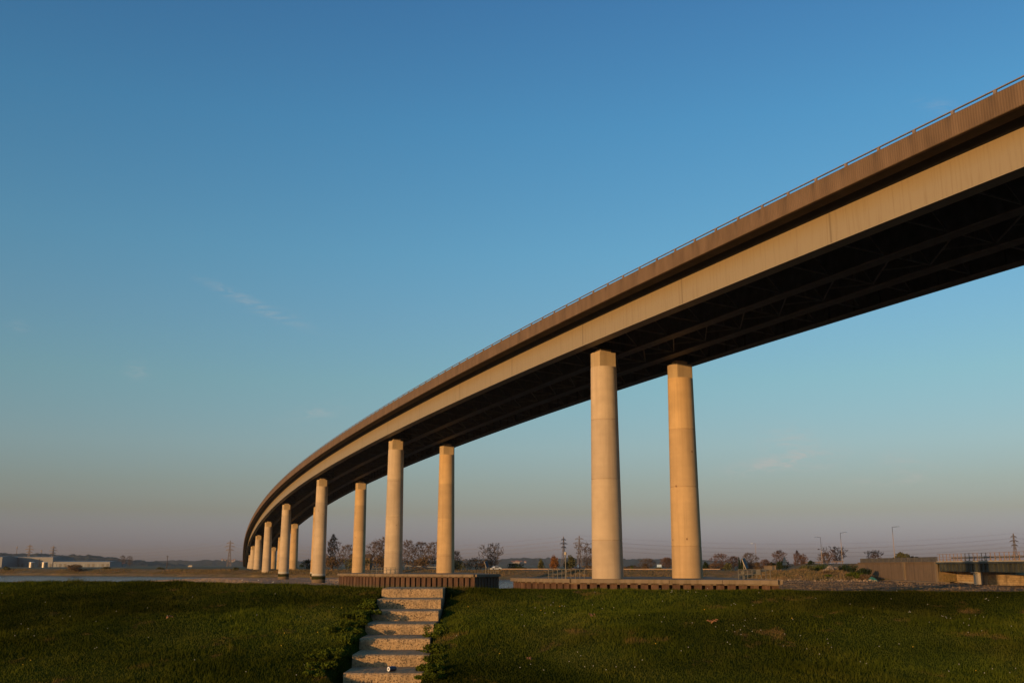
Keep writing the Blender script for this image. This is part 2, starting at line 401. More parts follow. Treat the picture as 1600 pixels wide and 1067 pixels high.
a = t.mix(t.math('MULTIPLY', t.ramp(t.noise(.5, 6, .7), [(.48, 0.0), (.68, 1.0)]), .8), bk.outputs[0], (.10, .065, .035))
t.col(a); M['masonry'] = t.m

# ------------------------------------------------------------------ terrain and water
def vnoise(x, y, seed=0):
    def h(i, j):
        n = math.sin(i*127.1+j*311.7+seed*74.7)*43758.5453; return n-math.floor(n)
    i, j = math.floor(x), math.floor(y); fx, fy = x-i, y-j; fx = fx*fx*(3-2*fx); fy = fy*fy*(3-2*fy)
    return (h(i, j)*(1-fx)+h(i+1, j)*fx)*(1-fy)+(h(i, j+1)*(1-fx)+h(i+1, j+1)*fx)*fy
def fbm(x, y, seed=0, o=4):
    a, s = 0, .5
    for k in range(o): a += s*(vnoise(x, y, seed+k)-.5); x *= 2.03; y *= 2.03; s *= .5
    return a*2
def lerp(x, xs, ys): return float(np.interp(x, xs, ys))

mb = MB(); mb.grid(list(np.linspace(-900, 900, 2)), list(np.linspace(-1200, 760, 2)), lambda x, y: (x, y, 0.0))
tag(mb.build('river', M['water']), kind='structure')

# near dyke: path -> grass slope -> crest -> river side
def crest_y(x): return lerp(x, [-40, -9, 12, 40], [24.0, 22.8, 19.8, 18.5])
def crest_h(x): return EYE-lerp(x, [-40, -12, -7.2, -5.2, -3.2, 0, 12, 40], [.30, .345, .345, .40, .475, .50, .475, .46])
FOOT = 14.82
def dyke_z(x, y):
    cy, ch = crest_y(x), crest_h(x); fz = EYE-1.63
    n = .22*fbm(x*.20+y*.12, y*.30-x*.10, 3, 2)+.10*fbm(x*.45, y*.45, 4, 2)+.035*fbm(x*1.7, y*1.7, 9, 3)
    if y < FOOT: return fz+.02*fbm(x, y, 5, 2)
    dip = .26*max(0, min(1, (x+2.62)/.12, (-1.28-x)/.10))*max(0, min(1, (y-14.75)/.3)) if -2.8 < x < -1.2 else 0
    if -1.45 < x < -.9: dip += .10*max(0, 1-abs(x+1.2)/.3)*min(1, max(0, (y-15)/1.0))
    if y <= cy:
        u = (y-FOOT)/(cy-FOOT); prof = u*(1.06-.06*u)
        damp = min(1, u*3)*min(1, (1-u)*2.5+.25)
        return fz+(ch-fz)*prof+n*damp-dip
    u = (y-cy)
    return ch-.02*u*u-.02*u+n*.25 if u < 2 else ch-.12-(u-2)*.42
xs = np.concatenate([np.linspace(-220, -22, 30), np.linspace(-20, 20, 400), np.linspace(22, 220, 30)])
ys = np.concatenate([[-400, -100, -20, 5, 10, 13, 14.3], np.linspace(14.7, 24.5, 110), [26, 28, 31, 36, 44, 60]])
mb = MB(); mb.grid(xs, ys, lambda x, y: (x, y, max(-1.5, dyke_z(x, y))))
tag(soft(mb.build('grass_bank', M['turf']), 180), kind='structure')
mb = MB(); mb.grid(list(np.linspace(-60, 60, 60)), list(np.linspace(-20, 14.62, 12)), lambda x, y: (x, y, EYE-1.622+.012*fbm(x*2, y*2, 8, 2)+.02))
tag(mb.build('path', M['path_gravel']), kind='structure')

# far shore: toe line (X, Y) and land behind it
TOE = [(-1400, 690), (-700, 610), (-420, 560), (-264, 520), (-184, 482), (-92, 412), (-60, 398), (-38, 388), (6, 362), (44, 352), (82, 346), (110, 337), (117, 322), (117, 262), (112, 150), (135, 40), (190, -60), (900, -300)]
TX = [p[0] for p in TOE]; TY = [p[1] for p in TOE]
# arc-length resample
pts = np.array(TOE, float); seg = np.hypot(*np.diff(pts, axis=0).T); cum = np.concatenate([[0], np.cumsum(seg)])
ss = np.concatenate([np.arange(0, cum[3], 20), np.arange(cum[3], cum[12], 3.0), np.arange(cum[12], cum[-1], 20)])
px_ = np.interp(ss, cum, pts[:, 0]); py_ = np.interp(ss, cum, pts[:, 1])
tx = np.gradient(px_); ty = np.gradient(py_); ln = np.hypot(tx, ty); nx, ny = -ty/ln, tx/ln     # inland normal
for _ in range(6):
    nx[1:-1] = (nx[:-2]+nx[1:-1]*2+nx[2:])/4; ny[1:-1] = (ny[:-2]+ny[1:-1]*2+ny[2:])/4
prof = [(-9, -.6), (-3.0, .20), (0, .42), (.8, 1.05), (4, 1.25), (7, 1.75), (10, 2.35), (13, 2.85), (16, 3.08), (22, 3.15)]
mb = MB()
for i in range(len(ss)):
    for k, (u, z) in enumerate(prof):
        jit = 1.4*fbm(ss[i]*.08, k*.7, 2, 3)
        uu = u+jit*(1 if k < 4 else .6); zz = z+(.35*fbm(ss[i]*.25, k*1.3, 6, 3) if 1 < k < 9 else 0)
        mb.v.append((px_[i]+nx[i]*uu, py_[i]+ny[i]*uu, zz))
K = len(prof)
for i in range(len(ss)-1):
    for k in range(K-1):
        a = i*K+k; mb.f.append((a, a+K, a+K+1, a+1))
tag(soft(mb.build('river_bank', M['reed']), 180), kind='structure')
mb = MB(); n = len(ss)
for i in range(n): mb.v.append((px_[i]+nx[i]*19, py_[i]+ny[i]*19, 3.09))
far = []
for i in range(n):
    q = i/(n-1); far.append((-9000+18000*q, 12000.0))
for p in far: mb.v.append((p[0], p[1], 3.09))
for i in range(n-1): mb.f.append((i, i+1, n+i+1, n+i))
tag(mb.build('ground', M['far_field']), kind='structure')
def ground_z(x, y): return 3.09

# mud flats (thin wedge above low water)
def mudsheet(name, poly, z, m, seed, fall=6, rough=.10):
    P = np.array(poly, float); x0, y0 = P.min(0); x1, y1 = P.max(0)
    def inside(x, y):
        c = False; j = len(poly)-1
        for i in range(len(poly)):
            xi, yi = poly[i]; xj, yj = poly[j]
            if (yi > y) != (yj > y) and x < (xj-xi)*(y-yi)/(yj-yi)+xi: c = not c
            j = i
        return c
    def dist(x, y):
        d = 1e9
        for i in range(len(poly)):
            a = P[i]; b = P[(i+1) % len(poly)]; ab = b-a; t_ = max(0, min(1, ((x-a[0])*ab[0]+(y-a[1])*ab[1])/(ab@ab)))
            d = min(d, math.hypot(x-a[0]-ab[0]*t_, y-a[1]-ab[1]*t_))
        return d if inside(x, y) else -d
    nx_, ny_ = max(8, int((x1-x0+20)/2.5)), max(8, int((y1-y0+20)/4))
    mb = MB(); mb.grid(list(np.linspace(x0-10, x1+10, nx_)), list(np.linspace(y0-10, y1+10, ny_)),
        lambda x, y: (x, y, max(-.5, min(z, dist(x, y)/fall*z)+rough*fbm(x*.22, y*.22, seed, 4))))
    return tag(soft(mb.build(name, m), 180), kind='structure')
mudsheet('mudflat', [(-118, 392), (-78, 300), (-66, 240), (-38, 214), (-40, 262), (-50, 310), (-58, 352), (-62, 402), (-90, 418)], .22, M['mud'], 4)
mudsheet('shore', [(24, 116), (60, 96), (120, 70), (150, 60), (150, 150), (128, 262), (124, 330), (86, 346), (46, 354), (30, 346), (30, 200), (26, 130)], .62, M['shore'], 7, 9, .38)

# hills
def hill(name, Y, prof_px, depth, seed, bump):
    xs_ = np.arange(prof_px[0][0], prof_px[-1][0]+1, 3.0)
    mb = MB(); rows = 9
    for x in xs_:
        y = lerp(x, [p[0] for p in prof_px], [p[1] for p in prof_px])
        _, ztop = at(800, y, Y)
        X = (x-800)/FPX*Y*CT
        for k in range(rows):
            u = k/(rows-1); Yk = Y-depth*(1-u)
            prof = math.sin(u*math.pi/2)
            bz = bump*(fbm(x*.16, k*.9, seed, 4))*(.25+.75*u)
            mb.v.append((X*Yk/Y, Yk, 2.5+(ztop-2.5)*prof+bz))
        mb.v.append((X*(Y+700)/Y, Y+700, 2.0))
    rows += 1
    for i in range(len(xs_)-1):
        for k in range(rows-1):
            a = i*rows+k; mb.f.append((a, a+rows, a+rows+1, a+1))
    return tag(soft(mb.build(name, M['hill_wood']), 180), kind='structure')
hill('hills', 3300, [(-420, 868), (-200, 861), (-60, 862), (0, 863.5), (12, 865.5), (55, 865.5), (62, 864.5), (85, 867), (140, 867), (160, 870), (185, 873), (215, 876), (260, 880), (300, 884)], 900, 1, 9)
hill('hills', 5200, [(130, 884), (200, 877.5), (270, 876), (340, 875), (420, 876.5), (560, 877), (700, 876), (745, 874.5), (800, 872.5), (835, 871.5), (880, 872.5), (940, 873), (1000, 873.5), (1060, 874.5), (1110, 876), (1180, 879), (1260, 882), (1330, 885)], 1300, 5, 11)

# ------------------------------------------------------------------ viaduct alignment
SCL = .93
KN = [-60, 20, 100, 180, 260, 340, 420, 500, 600, 760]
KH = np.array([-11.93, -32.24, -20.91, -34.53, -33.05, -23.82, -18.45, -19.75, -7.12, -7.12])*1e-5
KV = np.array([-153.35, -155.89, -152.38, -137.07, -114.59, -89.46, -64.99, -55.76, -20., 30.])*1e-6
S = np.arange(-150, 860, 1.0); i0 = 150
ak = np.cumsum(np.interp(S, KN, KH)); ak = ak-ak[i0]+.4053
gk = np.cumsum(np.interp(S, KN, KV)); gk = gk-gk[i0]+.00276
cx = np.cumsum(-np.sin(ak)); cy = np.cumsum(np.cos(ak)); cz = np.cumsum(gk)
cx = (cx-cx[i0]+7.003)*SCL; cy = (cy-cy[i0]+128.6)*SCL; cz = (cz-cz[i0]+33.413)*SCL+EYE
CS = -.054
def P(s, t, z):
    """point at chainage s, offset t to the right of the near parapet face, z from parapet top (fit units)"""
    x, y, zz, a = (float(np.interp(s, S, q)) for q in (cx, cy, cz, ak))
    return (x+t*SCL*math.cos(a), y+t*SCL*math.sin(a), zz+z*SCL+t*SCL*CS)
def sweep(prof, s0, s1, ds=3.0, uvv=None, closed=True):
    mb = MB(); mb.uv = []; sl = list(np.arange(s0, s1, ds))+[s1]; n = len(prof)
    vv = uvv or [abs(z) for t_, z in prof]
    for s in sl:
        for k, (t_, z) in enumerate(prof): mb.v.append(P(s, t_, z)); mb.uv.append((s*SCL, vv[k]))
    for i in range(len(sl)-1):
        for k in range(n if closed else n-1):
            k2 = (k+1) % n; a = i*n
            mb.f.append((a+k, a+k2, a+n+k2, a+n+k))
    if closed: mb.f.append(tuple(range(n))); e = (len(sl)-1)*n; mb.f.append(tuple(e+k for k in range(n))[::-1])
    return mb
SN, SE = -112, 815
via = thing('viaduct', (P(0, 5.66, 0)[0], P(0, 5.66, 0)[1], 3.41), 'long curving road viaduct on pairs of tall round concrete piers', 'bridge')
WID = 22.5
# near fascia / parapet with its drip edge
sweep([(0, 0), (0, -1.716), (.06, -1.76), (.32, -1.76), (.32, 0)], SN, SE, uvv=[0, 1.7, 1.75, 1.8, 0]).build('parapet', M['parapet_concrete'], via)
sweep([(WID-.32, 0), (WID-.32, -1.76), (WID, -1.76), (WID, 0)], SN, SE, uvv=[0, 1.7, 1.8, 0]).build('parapet', M['parapet_concrete'], via)
# cantilever edge slab then thicker middle slab
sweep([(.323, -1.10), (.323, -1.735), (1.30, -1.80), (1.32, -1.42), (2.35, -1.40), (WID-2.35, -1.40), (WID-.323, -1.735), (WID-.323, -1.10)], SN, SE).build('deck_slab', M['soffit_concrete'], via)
sweep([(1.36, -1.44), (2.50, -1.93), (2.60, -1.93), (2.60, -1.44)], SN, SE).build('shade_fillet', M['recess_shade'], via)  # added dark wedge: shadow on the upper girder web put into shape and colour
sweep([(.33, -1.09), (WID-.33, -1.09), (WID-.33, -1.03), (.33, -1.03)], SN, SE, 6).build('road_surface', M['asphalt'], via)
rail = sweep([(.10, .30), (.10, .38), (.22, .38), (.22, .30)], SN, SE).build('handrail', M['rail_metal'], via)
def post_mb(s, mb):
    a, b = P(s, .16, 0), P(s, .16, .305); an = float(np.interp(s, S, ak))
    mb.box((a[0], a[1], (a[2]+b[2])/2), (.14, .24, b[2]-a[2]), an)
k = 0; rest = MB(); s = -87.4
while s < SE-2:
    if k < 98:
        pm = MB(); post_mb(s, pm); pm.build('post', M['rail_metal'], rail)
    else: post_mb(s, rest)
    s += 3.79; k += 1
tag(rest.build('post', M['rail_metal'], rail), kind='stuff')
sweep([(WID-.22, .30), (WID-.22, .38), (WID-.10, .38), (WID-.10, .30)], SN, SE, 6).build('handrail', M['rail_metal'], via)
# four plate girders: top flange, web, bottom flange
def girder(name, tw, tl, tr, m, stiff):
    g = sweep([(tl+.25, -1.41), (tl+.25, -1.48), (tw-.02, -1.48), (tw-.02, -5.02), (tl, -5.02), (tl, -5.10), (tr, -5.10), (tr, -5.02), (tw+.02, -5.02), (tw+.02, -1.48), (tr-.25, -1.48), (tr-.25, -1.41)], SN, SE,
              uvv=[0, 0, 0, 3.1, 3.1, 3.1, 3.1, 3.1, 3.1, 0, 0, 0])
    o = g.build(name, m, via)
    if stiff:
        s = -88.0
        while s < 300:
            for sg in stiff:
                b = MB(); an = float(np.interp(s, S, ak)); c = P(s, tw+sg*.17, -3.25); b.box(c, (.26, .05, 3.2), an)
                b.build('stiffener', M['dark_steel'], o)
            s += 4.0
    return o
gp = girder('girder', 2.62, 2.10, 3.44, M['girder_paint'], ())
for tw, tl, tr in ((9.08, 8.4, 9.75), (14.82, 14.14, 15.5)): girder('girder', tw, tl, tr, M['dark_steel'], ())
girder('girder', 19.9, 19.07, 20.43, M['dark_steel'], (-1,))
# bracing frames
PS = [0, 100.2, 189.1, 275.4, 359.1, 441.4, 520.1, 597.8, 675, 748]
s = -100.0
while s < 420:
    b = MB(); j = s+3.7
    for t0, t1 in ((3.2, 8.6), (9.6, 14.3), (15.3, 19.3)):
        b.bar(P(s, t0, -4.75), P(s, t1, -4.75), .13, .13)
        b.bar(P(s, t0, -2.3), P(s, t1, -2.3), .12, .12)
        tm = (t0+t1)/2
        b.bar(P(s, tm, -2.3), P(s, t0, -4.7), .1); b.bar(P(s, tm, -2.3), P(s, t1, -4.7), .1)
    t0, t1 = 9.6, 14.3
    b.bar(P(s, t0, -4.72), P(s+7.4, t1, -4.72), .11); b.bar(P(s+3.7, (t0+t1)/2, -4.72), P(s, t1, -4.70), .11)
    b.bar(P(s, (t0+t1)/2, -2.3), P(s, (t0+t1)/2, -4.75), .14)
    b.build('cross_frame', M['brace_steel'], via)
    s += 7.4
# crossheads over the piers
for s in PS[:8]:
    for t0, t1 in ((2.7, 9.0), (14.9, 19.8)):
        b = MB()
        p = [P(s-.25, t0, -4.85), P(s-.25, t1, -4.85), P(s+.25, t1, -4.85), P(s+.25, t0, -4.85), P(s-.25, t0, -2.0), P(s-.25, t1, -2.0), P(s+.25, t1, -2.0), P(s+.25, t0, -2.0)]
        b.hexa(p)
        tt = t0+.5
        while tt < t1-.3:
            b.hexa([P(s-.45, tt, -4.8), P(s-.45, tt+.05, -4.8), P(s+.45, tt+.05, -4.8), P(s+.45, tt, -4.8), P(s-.45, tt, -2.1), P(s-.45, tt+.05, -2.1), P(s+.45, tt+.05, -2.1), P(s+.45, tt, -2.1)])
            tt += .55
        b.build('crosshead', M['dark_steel'], via)

# piers
R0, R1 = 1.875, 1.575
def pier(s, t, zbase, stain=False):
    a = float(np.interp(s, S, ak)); px, py, _ = P(s, t, 0)
    ztop = P(s, t, -5.02)[2]              # top of the plinth
    zcap = ztop-.48; zcut = zcap-1.78
    H = zcap-zbase
    rr = lambda z: R1+(R0-R1)*min(1, (zcap-z)/H)
    prof = [(R0+.0, zbase-2.0), (rr(zbase), zbase)]
    z = zcut-6.55; js = []
    while z > zbase+2.0: js.append(z); z -= 7.2
    for z in sorted(js): prof += [(rr(z), z-.05), (rr(z)-.045, z-.02), (rr(z)-.045, z+.02), (rr(z), z+.05)]
    prof.append((rr(zcut), zcut))
    mb = MB(); mb.lathe(prof, (px, py, 0), 56)
    o = soft(mb.build('pier', M['pier_concrete' if t < 10 else 'pier_concrete_ochre'], via), 25)
    # cap: cylinder cut flat on the two faces square to the deck
    ux, uy = -math.sin(a), math.cos(a); vx, vy = math.cos(a), math.sin(a)   # along / across
    r = rr(zcap); d = .72*r; q = math.sqrt(r*r-d*d); th0 = math.acos(.72)
    poly = []
    for sg in (0, math.pi):
        for k in range(15):
            ang = sg-(math.pi/2-th0)+(math.pi-2*th0)*k/14
            poly.append((px+r*(math.cos(ang)*vx+math.sin(ang)*ux), py+r*(math.cos(ang)*vy+math.sin(ang)*uy)))
    mb = MB(); mb.prism(poly, zcut, zcap); c = soft(mb.build('cap', M['cap_concrete'], o), 25)
    mb = MB(); mb.box((px, py, zcap+.24), (1.5, 1.3, .48), a); mb.box((px-vx*.25, py-vy*.25, zcap+.53), (.9, .8, .10), a)
    mb.build('plinth', M['cap_concrete'], o)
    mb = MB(); mb.lathe([(.5, zcap+.581), (.5, zcap+.75), (.38, zcap+.76), (.38, P(s, t, -4.86)[2])], (px, py, 0), 20); mb.build('bearing', M['bearing_steel'], o)
    if stain:
        mb = MB(); mb.lathe([(R0+.012, -1), (R0+.012, 2.7), (R0-.01, 2.72)], (px, py, 0), 56)
        mb.build('tidal_stain', M['tidal_concrete'], o, smooth=True)
for i, s in enumerate(PS):
    for t in (5.655, 17.59):
        zb = 3.41 if i < 2 else (0.0 if i < 4 else 3.0)
        pier(s, t, zb, stain=i in (2, 3))

# ------------------------------------------------------------------ sheet-pile fender platforms
def platform(front, back, label, ztop=3.41, bulge=None):
    c = np.mean(np.array(front+back), axis=0)
    t_ = thing('pier_platform', (c[0], c[1], 0), label, 'platform', 'sheet pile platforms round the pier feet')
    # corrugated sheet piles along the front line
    mb = MB(); fr = np.array(front, float); sg = np.hypot(*np.diff(fr, axis=0).T); cu = np.concatenate([[0], np.cumsum(sg)])
    pitch = 1.22; per = []; u = 0.0; Lt = cu[-1]
    while u < Lt-.3:
        dp = .22 if u < cu[-1]*.22 else .75
        for du, dep in ((0, 0), (.86, 0), (.90, dp), (1.20, dp)):
            per.append((min(u+du, Lt), dep))
        u += pitch
    per.append((Lt, 0))
    pl = []
    for u, dep in per:
        x, y = np.interp(u, cu, fr[:, 0]), np.interp(u, cu, fr[:, 1])
        j = min(len(sg)-1, max(0, int(np.searchsorted(cu, u, 'right')-1))); d = (fr[j+1]-fr[j])/sg[j]; n_ = np.array((-d[1], d[0]))
        pl.append((x+n_[0]*dep, y+n_[1]*dep))
    for x, y in pl: mb.v += [(x, y, -1.5), (x, y, ztop-.42)]
    for i in range(len(pl)-1): a = 2*i; mb.f.append((a, a+2, a+3, a+1))
    mb.build('sheet_piling', M['rust_sheet'], t_)
    poly = [tuple(p) for p in front]+[tuple(p) for p in back]
    mb = MB(); mb.prism(poly, ztop-.55, ztop-.01); mb.build('deck_slab', M['platform_concrete'], t_)
    mb = MB(); bk = front+back
    for i in range(len(bk)):
        a, b = np.array(bk[i]), np.array(bk[(i+1) % len(bk)]); ln = np.hypot(*(b-a)); d = (b-a)/ln
        if i < len(front)-1:
            k = max(1, int(round(ln/5.5)))
            for q in range(k):
                p0 = a+d*(ln*q/k+.02); p1 = a+d*(ln*(q+1)/k-.02); h = .40+.02*((q*7+i) % 3)
                n_ = np.array((d[1], -d[0]))*.12
                mb.bar((*(p0+n_), ztop-.2), (*(p1+n_), ztop-.2), .5, h)
        else:
            mb.bar((*a, ztop-.2), (*b, ztop-.2), .4, .4)
    mb.build('capping_beam', M['platform_concrete'], t_)
    return t_
X1, _ = at(802, 902, 129); X2, _ = at(894, 903.6, 117.3); X3, _ = at(1222, 906, 105)
platform([(X1, 129), (X1+.9, 125.5), (X2, 117.3), (X3, 106.2), (X3+.4, 108.5)], [(X3-.5, 132), (26, 142), (4, 140)], 'low sheet pile platform with mossy concrete rim under the two nearest piers')
Xa, _ = at(530, 895, 203); Xb, _ = at(588, 895.6, 190); Xc, _ = at(742, 896.6, 177); Xd, _ = at(779.5, 896.8, 186)
platform([(Xa, 203), (Xa+1, 200.5), (Xb, 190), (Xc, 177), (Xd, 186)], [(Xd-4, 212), (-12, 226), (Xa+2, 222)], 'rusty sheet pile platform directly behind the top of the steps')

# ------------------------------------------------------------------ furniture on the platforms
def railing(a, b, z, h, n, label, loc_px=None, wd=.07, box=False):
    a = np.array(a, float); b = np.array(b, float); c = (a+b)/2
    t_ = thing('guard_rail', (c[0], c[1], z), label, 'railing', 'grey metal guard rails on the pier platforms')
    mb = MB(); mb.bar((*a, z+h), (*b, z+h), wd); mb.build('top_rail', M['galvanised'], t_)
    mb = MB(); mb.bar((*a, z+h*.5), (*b, z+h*.5), wd*.8); mb.build('mid_rail', M['galvanised'], t_)
    for i in range(n):
        p = a+(b-a)*i/(n-1); mb = MB(); mb.bar((*p, z), (*p, z+h+wd*.4), wd); mb.build('post', M['galvanised'], t_)
    if box:
        p = a+(b-a)*.62; mb = MB(); mb.box((p[0], p[1]-.12, z+h*.72), (.5, .16, .55)); mb.build('control_box', M['galvanised'], t_)
        p = a+(b-a)*.12; mb = MB(); mb.box((p[0], p[1]-.12, z+h*.66), (.3, .16, .35)); mb.build('warning_plate', M['dandelion'] if False else M['galvanised'], t_)
    return t_
Y = 121; z = 3.41
railing((xat(857, Y, z), Y), (xat(913, Y, z), Y), z, 1.08, 9, 'grey guard rail beside the lamp post, left of the nearest pier')
Y = 116
railing((xat(1154, Y, z), Y), (xat(1204, Y, z), Y), z, 1.05, 8, 'grey guard rail holding a control box, right of the nearest piers', box=True)
Y = 203
railing((xat(581, Y, z), Y), (xat(618, Y, z), Y), z, 1.10, 6, 'grey guard rail in front of the left pier on the rusty platform', wd=.08)
Y = 190
railing((xat(763, Y, z), Y), (xat(778.5, Y, z), Y), z, 1.05, 5, 'short grey guard rail at the right end of the rusty platform', wd=.08)
Y = 120
x = xat(884, Y, z); t_ = thing('lamp_post', (x, Y, z), 'slim grey lamp post standing in the guard rail on the near platform', 'lamp post')
mb = MB(); mb.tube([(x, Y, z), (x, Y, z+2.7)], [.075, .06], 8); mb.build('pole', M['galvanised'], t_)
mb = MB(); mb.lathe([(.10, z+2.7), (.14, z+2.78), (.14, z+2.98), (.06, z+3.08)], (x, Y, 0), 10); mb.build('lamp_head', M['pale_concrete'], t_)
mb = MB(); mb.box((x, Y-.14, z+.85), (.22, .14, .4)); mb.build('junction_box', M['galvanised'], t_)
def solar(px, pyt, Y, label, tilt, wpx):
    x = xat(px, Y, z); _, zt = at(px, pyt, Y)
    t_ = thing('solar_panel_post', (x, Y, z), label, 'solar panel', 'solar panels on posts')
    mb = MB(); mb.tube([(x, Y, z), (x, Y, zt)], .07, 8); mb.build('pole', M['galvanised'], t_)
    v = np.array((.36, 0, -.93)); u = nrm((.50, .86, .19)); n_ = np.cross(u, v); n_ = n_/np.linalg.norm(n_)
    if n_[1] > 0: n_ = -n_
    c = np.array((x+.16, Y-.12, zt-.55))
    def slab(hu, hv_, k0, k1):
        b_ = MB(); b_.hexa([c+u*i*hu+v*j*hv_+n_*k for k in (k0, k1) for i, j in ((-1, -1), (1, -1), (1, 1), (-1, 1))]); return b_
    f_ = slab(.47, .60, -.05, .02).build('frame', M['pale_concrete'], t_)
    slab(.43, .565, .023, .03).build('panel', M['dark_panel'], f_)
    mb = MB(); mb.bar((x, Y, zt-.5), c-n_*.04, .06); mb.build('bracket', M['galvanised'], t_)
solar(1163, 872, 117, 'tilted solar panel on a post on the near platform, right of its piers', .35, 1)
solar(759, 876.5, 189, 'tilted solar panel on a post at the right end of the rusty platform', .3, 1)

# ------------------------------------------------------------------ concrete steps on the dyke
st = thing('staircase', (-2.05, 15.4, EYE-1.63), 'rough concrete steps climbing the grass bank', 'steps')
TRD = .925; RIS = .181; random.seed(5)
ends = [(-2.65, -1.41), (-2.62, -1.38), (-2.60, -1.36), (-2.57, -1.37), (-2.53, -1.36), (-2.50, -1.30), (-2.48, -1.27)]
for i in range(7):
    yf = 20.95-TRD*i; zt = EYE-.455-RIS*i; x0, x1 = ends[i]; yb = yf+TRD+.05 if i else yf+1.3; zb = zt-.36
    # rounded, slightly chipped nosing: grid block
    mb = MB(); nx_ = 26; secs = []
    for k in range(nx_+1):
        x = x0+(x1-x0)*k/nx_; e = .006*random.uniform(-1, 1); f = .005*random.uniform(-1, 1)
        secs.append([(x, yf+.012+f*.5, zb), (x, yf+f, zt-.05+e*.3), (x, yf+.008+f, zt-.018+e), (x, yf+.035, zt+e*.4), (x, yb, zt+.004), (x, yb, zb)])
    for sct in secs: mb.v += sct
    for k in range(nx_):
        for j in range(6):
            j2 = (j+1) % 6; a = k*6; mb.f.append((a+j, a+6+j, a+6+j2, a+j2))
    mb.f.append((5, 4, 3, 2, 1, 0)); e = nx_*6; mb.f.append((e, e+1, e+2, e+3, e+4, e+5))
    mb.build('step', M['step_concrete'], st)

# drinks can lying on the lowest step
zc = EYE-.455-RIS*6+.004; xc, yc = -1.79, 15.62
cn = thing('drinks_can', (xc, yc, zc), 'dark drinks can with pale end lying on the lowest step', 'can')
ax = nrm((.74, .67, 0)); pr = [(.018, -.066), (.026, -.064), (.026, -.061)]; rr_ = .037
def canring(rs, name, m, par):
    mb = MB(); n = 20; u = np.array((-ax[1], ax[0], 0)); b = 0
    for r, d in rs:
        for k in range(n):
            q = 2*math.pi*k/n; dent = 1-.16*math.exp(-((d-.015)/.02)**2)*max(0, math.cos(q-1.2))
            mb.v.append(tuple(np.array((xc, yc, zc+rr_))+ax*d+(u*math.cos(q)+np.array((0, 0, 1))*math.sin(q))*r*dent))
    for i in range(len(rs)-1):
        for k in range(n): k2 = (k+1) % n; mb.f.append((i*n+k, i*n+k2, (i+1)*n+k2, (i+1)*n+k))
    mb.f.append(tuple(range(n))); e = (len(rs)-1)*n; mb.f.append(tuple(e+k for k in range(n))[::-1])
    return mb.build(name, m, par, smooth=False)
bd = canring([(.030, -.064), (rr_, -.052), (rr_, .05), (.031, .064)], 'body', M['can_blue'], cn)
canring([(.029, -.067), (.033, -.066), (.033, -.055), (.035, -.0525)], 'end', M['can_white'], cn)
canring([(.014, -.0685), (.015, -.0678)], 'ring_pull', M['dark_steel'], cn)

# ------------------------------------------------------------------ grass blades on the bank (mass)
rng = np.random.default_rng(3)
def dyke_z_np(x, y):
    return np.array([dyke_z(a, b) for a, b in zip(x, y)])
# height lookup table
gx = np.linspace(-18, 18, 361); gy = np.linspace(14.4, 26, 233)
GZ = np.array([[dyke_z(a, b) for a in gx] for b in gy])
def hz(x, y):
    fx = np.clip((x-gx[0])/(gx[1]-gx[0]), 0, len(gx)-1.001); fy = np.clip((y-gy[0])/(gy[1]-gy[0]), 0, len(gy)-1.001)
    i = fx.astype(int); j = fy.astype(int); u = fx-i; v = fy-j
    return (GZ[j, i]*(1-u)+GZ[j, i+1]*u)*(1-v)+(GZ[j+1, i]*(1-u)+GZ[j+1, i+1]*u)*v
def blades(name, n, ylo, yhi, hmin, hmax, wid, m, lean=.7, keep=None):
    y = rng.uniform(ylo, yhi, n); x = rng.uniform(-1, 1, n)*(.56*y+1.5)
    patch = np.array([fbm(a*.8, b*.8, 12, 3) for a, b in zip(x[:4000], y[:4000])]) if False else None
    k = ~((x > -2.56) & (x < -1.36) & (y < 21.6))
    cyv = np.interp(x, [-40, -9, 12, 40], [24.0, 22.8, 19.8, 18.5]); k &= y < cyv+.5
    if keep is not None: k &= keep(x, y)
    x, y = x[k], y[k]; n = len(x); z = hz(x, y)-.01
    # tuft-scale height variation from cheap interference of sines
    tv = .55+.45*(np.sin(x*5.1+np.sin(y*3.3)*1.7)*np.sin(y*4.7+np.sin(x*2.9)*1.9))+.35*np.sin(x*1.3+y*.9)*np.sin(y*1.1-x*.7)
    h = (hmin+(hmax-hmin)*rng.random(n)**1.5)*np.clip(tv, .5, 1.4)
    a = rng.uniform(0, 2*np.pi, n); l = h*rng.uniform(.1, lean, n); b = rng.uniform(0, 2*np.pi, n)
    dx, dy = np.cos(a)*wid/2, np.sin(a)*wid/2
    V = np.empty((n, 3, 3)); V[:, 0] = np.stack([x-dx, y-dy, z], 1); V[:, 1] = np.stack([x+dx, y+dy, z], 1)
    V[:, 2] = np.stack([x+np.cos(b)*l, y+np.sin(b)*l, z+h], 1)
    me = bpy.data.meshes.new(name); me.vertices.add(3*n); me.vertices.foreach_set('co', V.ravel())
    me.loops.add(3*n); me.loops.foreach_set('vertex_index', np.arange(3*n, dtype=np.int32))
    me.polygons.add(n); me.polygons.foreach_set('loop_start', np.arange(0, 3*n, 3, dtype=np.int32)); me.polygons.foreach_set('loop_total', np.full(n, 3, np.int32))
    me.materials.append(m); me.update(); me.validate()
    o = bpy.data.objects.new(name, me); COL.objects.link(o); return tag(o, kind='stuff')
o = blades('grass', 620000, 14.75, 24.0, .035, .085, .012, M['blade']); tag(o, 'short green turf covering the bank on both sides of the steps', 'grass')

o = blades('long_grass', 26000, 14.9, 23.5, .09, .19, .012, M['blade'], .5, keep=lambda x, y: (np.sin(x*1.9+np.sin(y*1.3)*2)*np.sin(y*1.6-x*.4+1) > .42)); tag(o, 'longer ragged grass tufts standing out of the turf', 'grass')

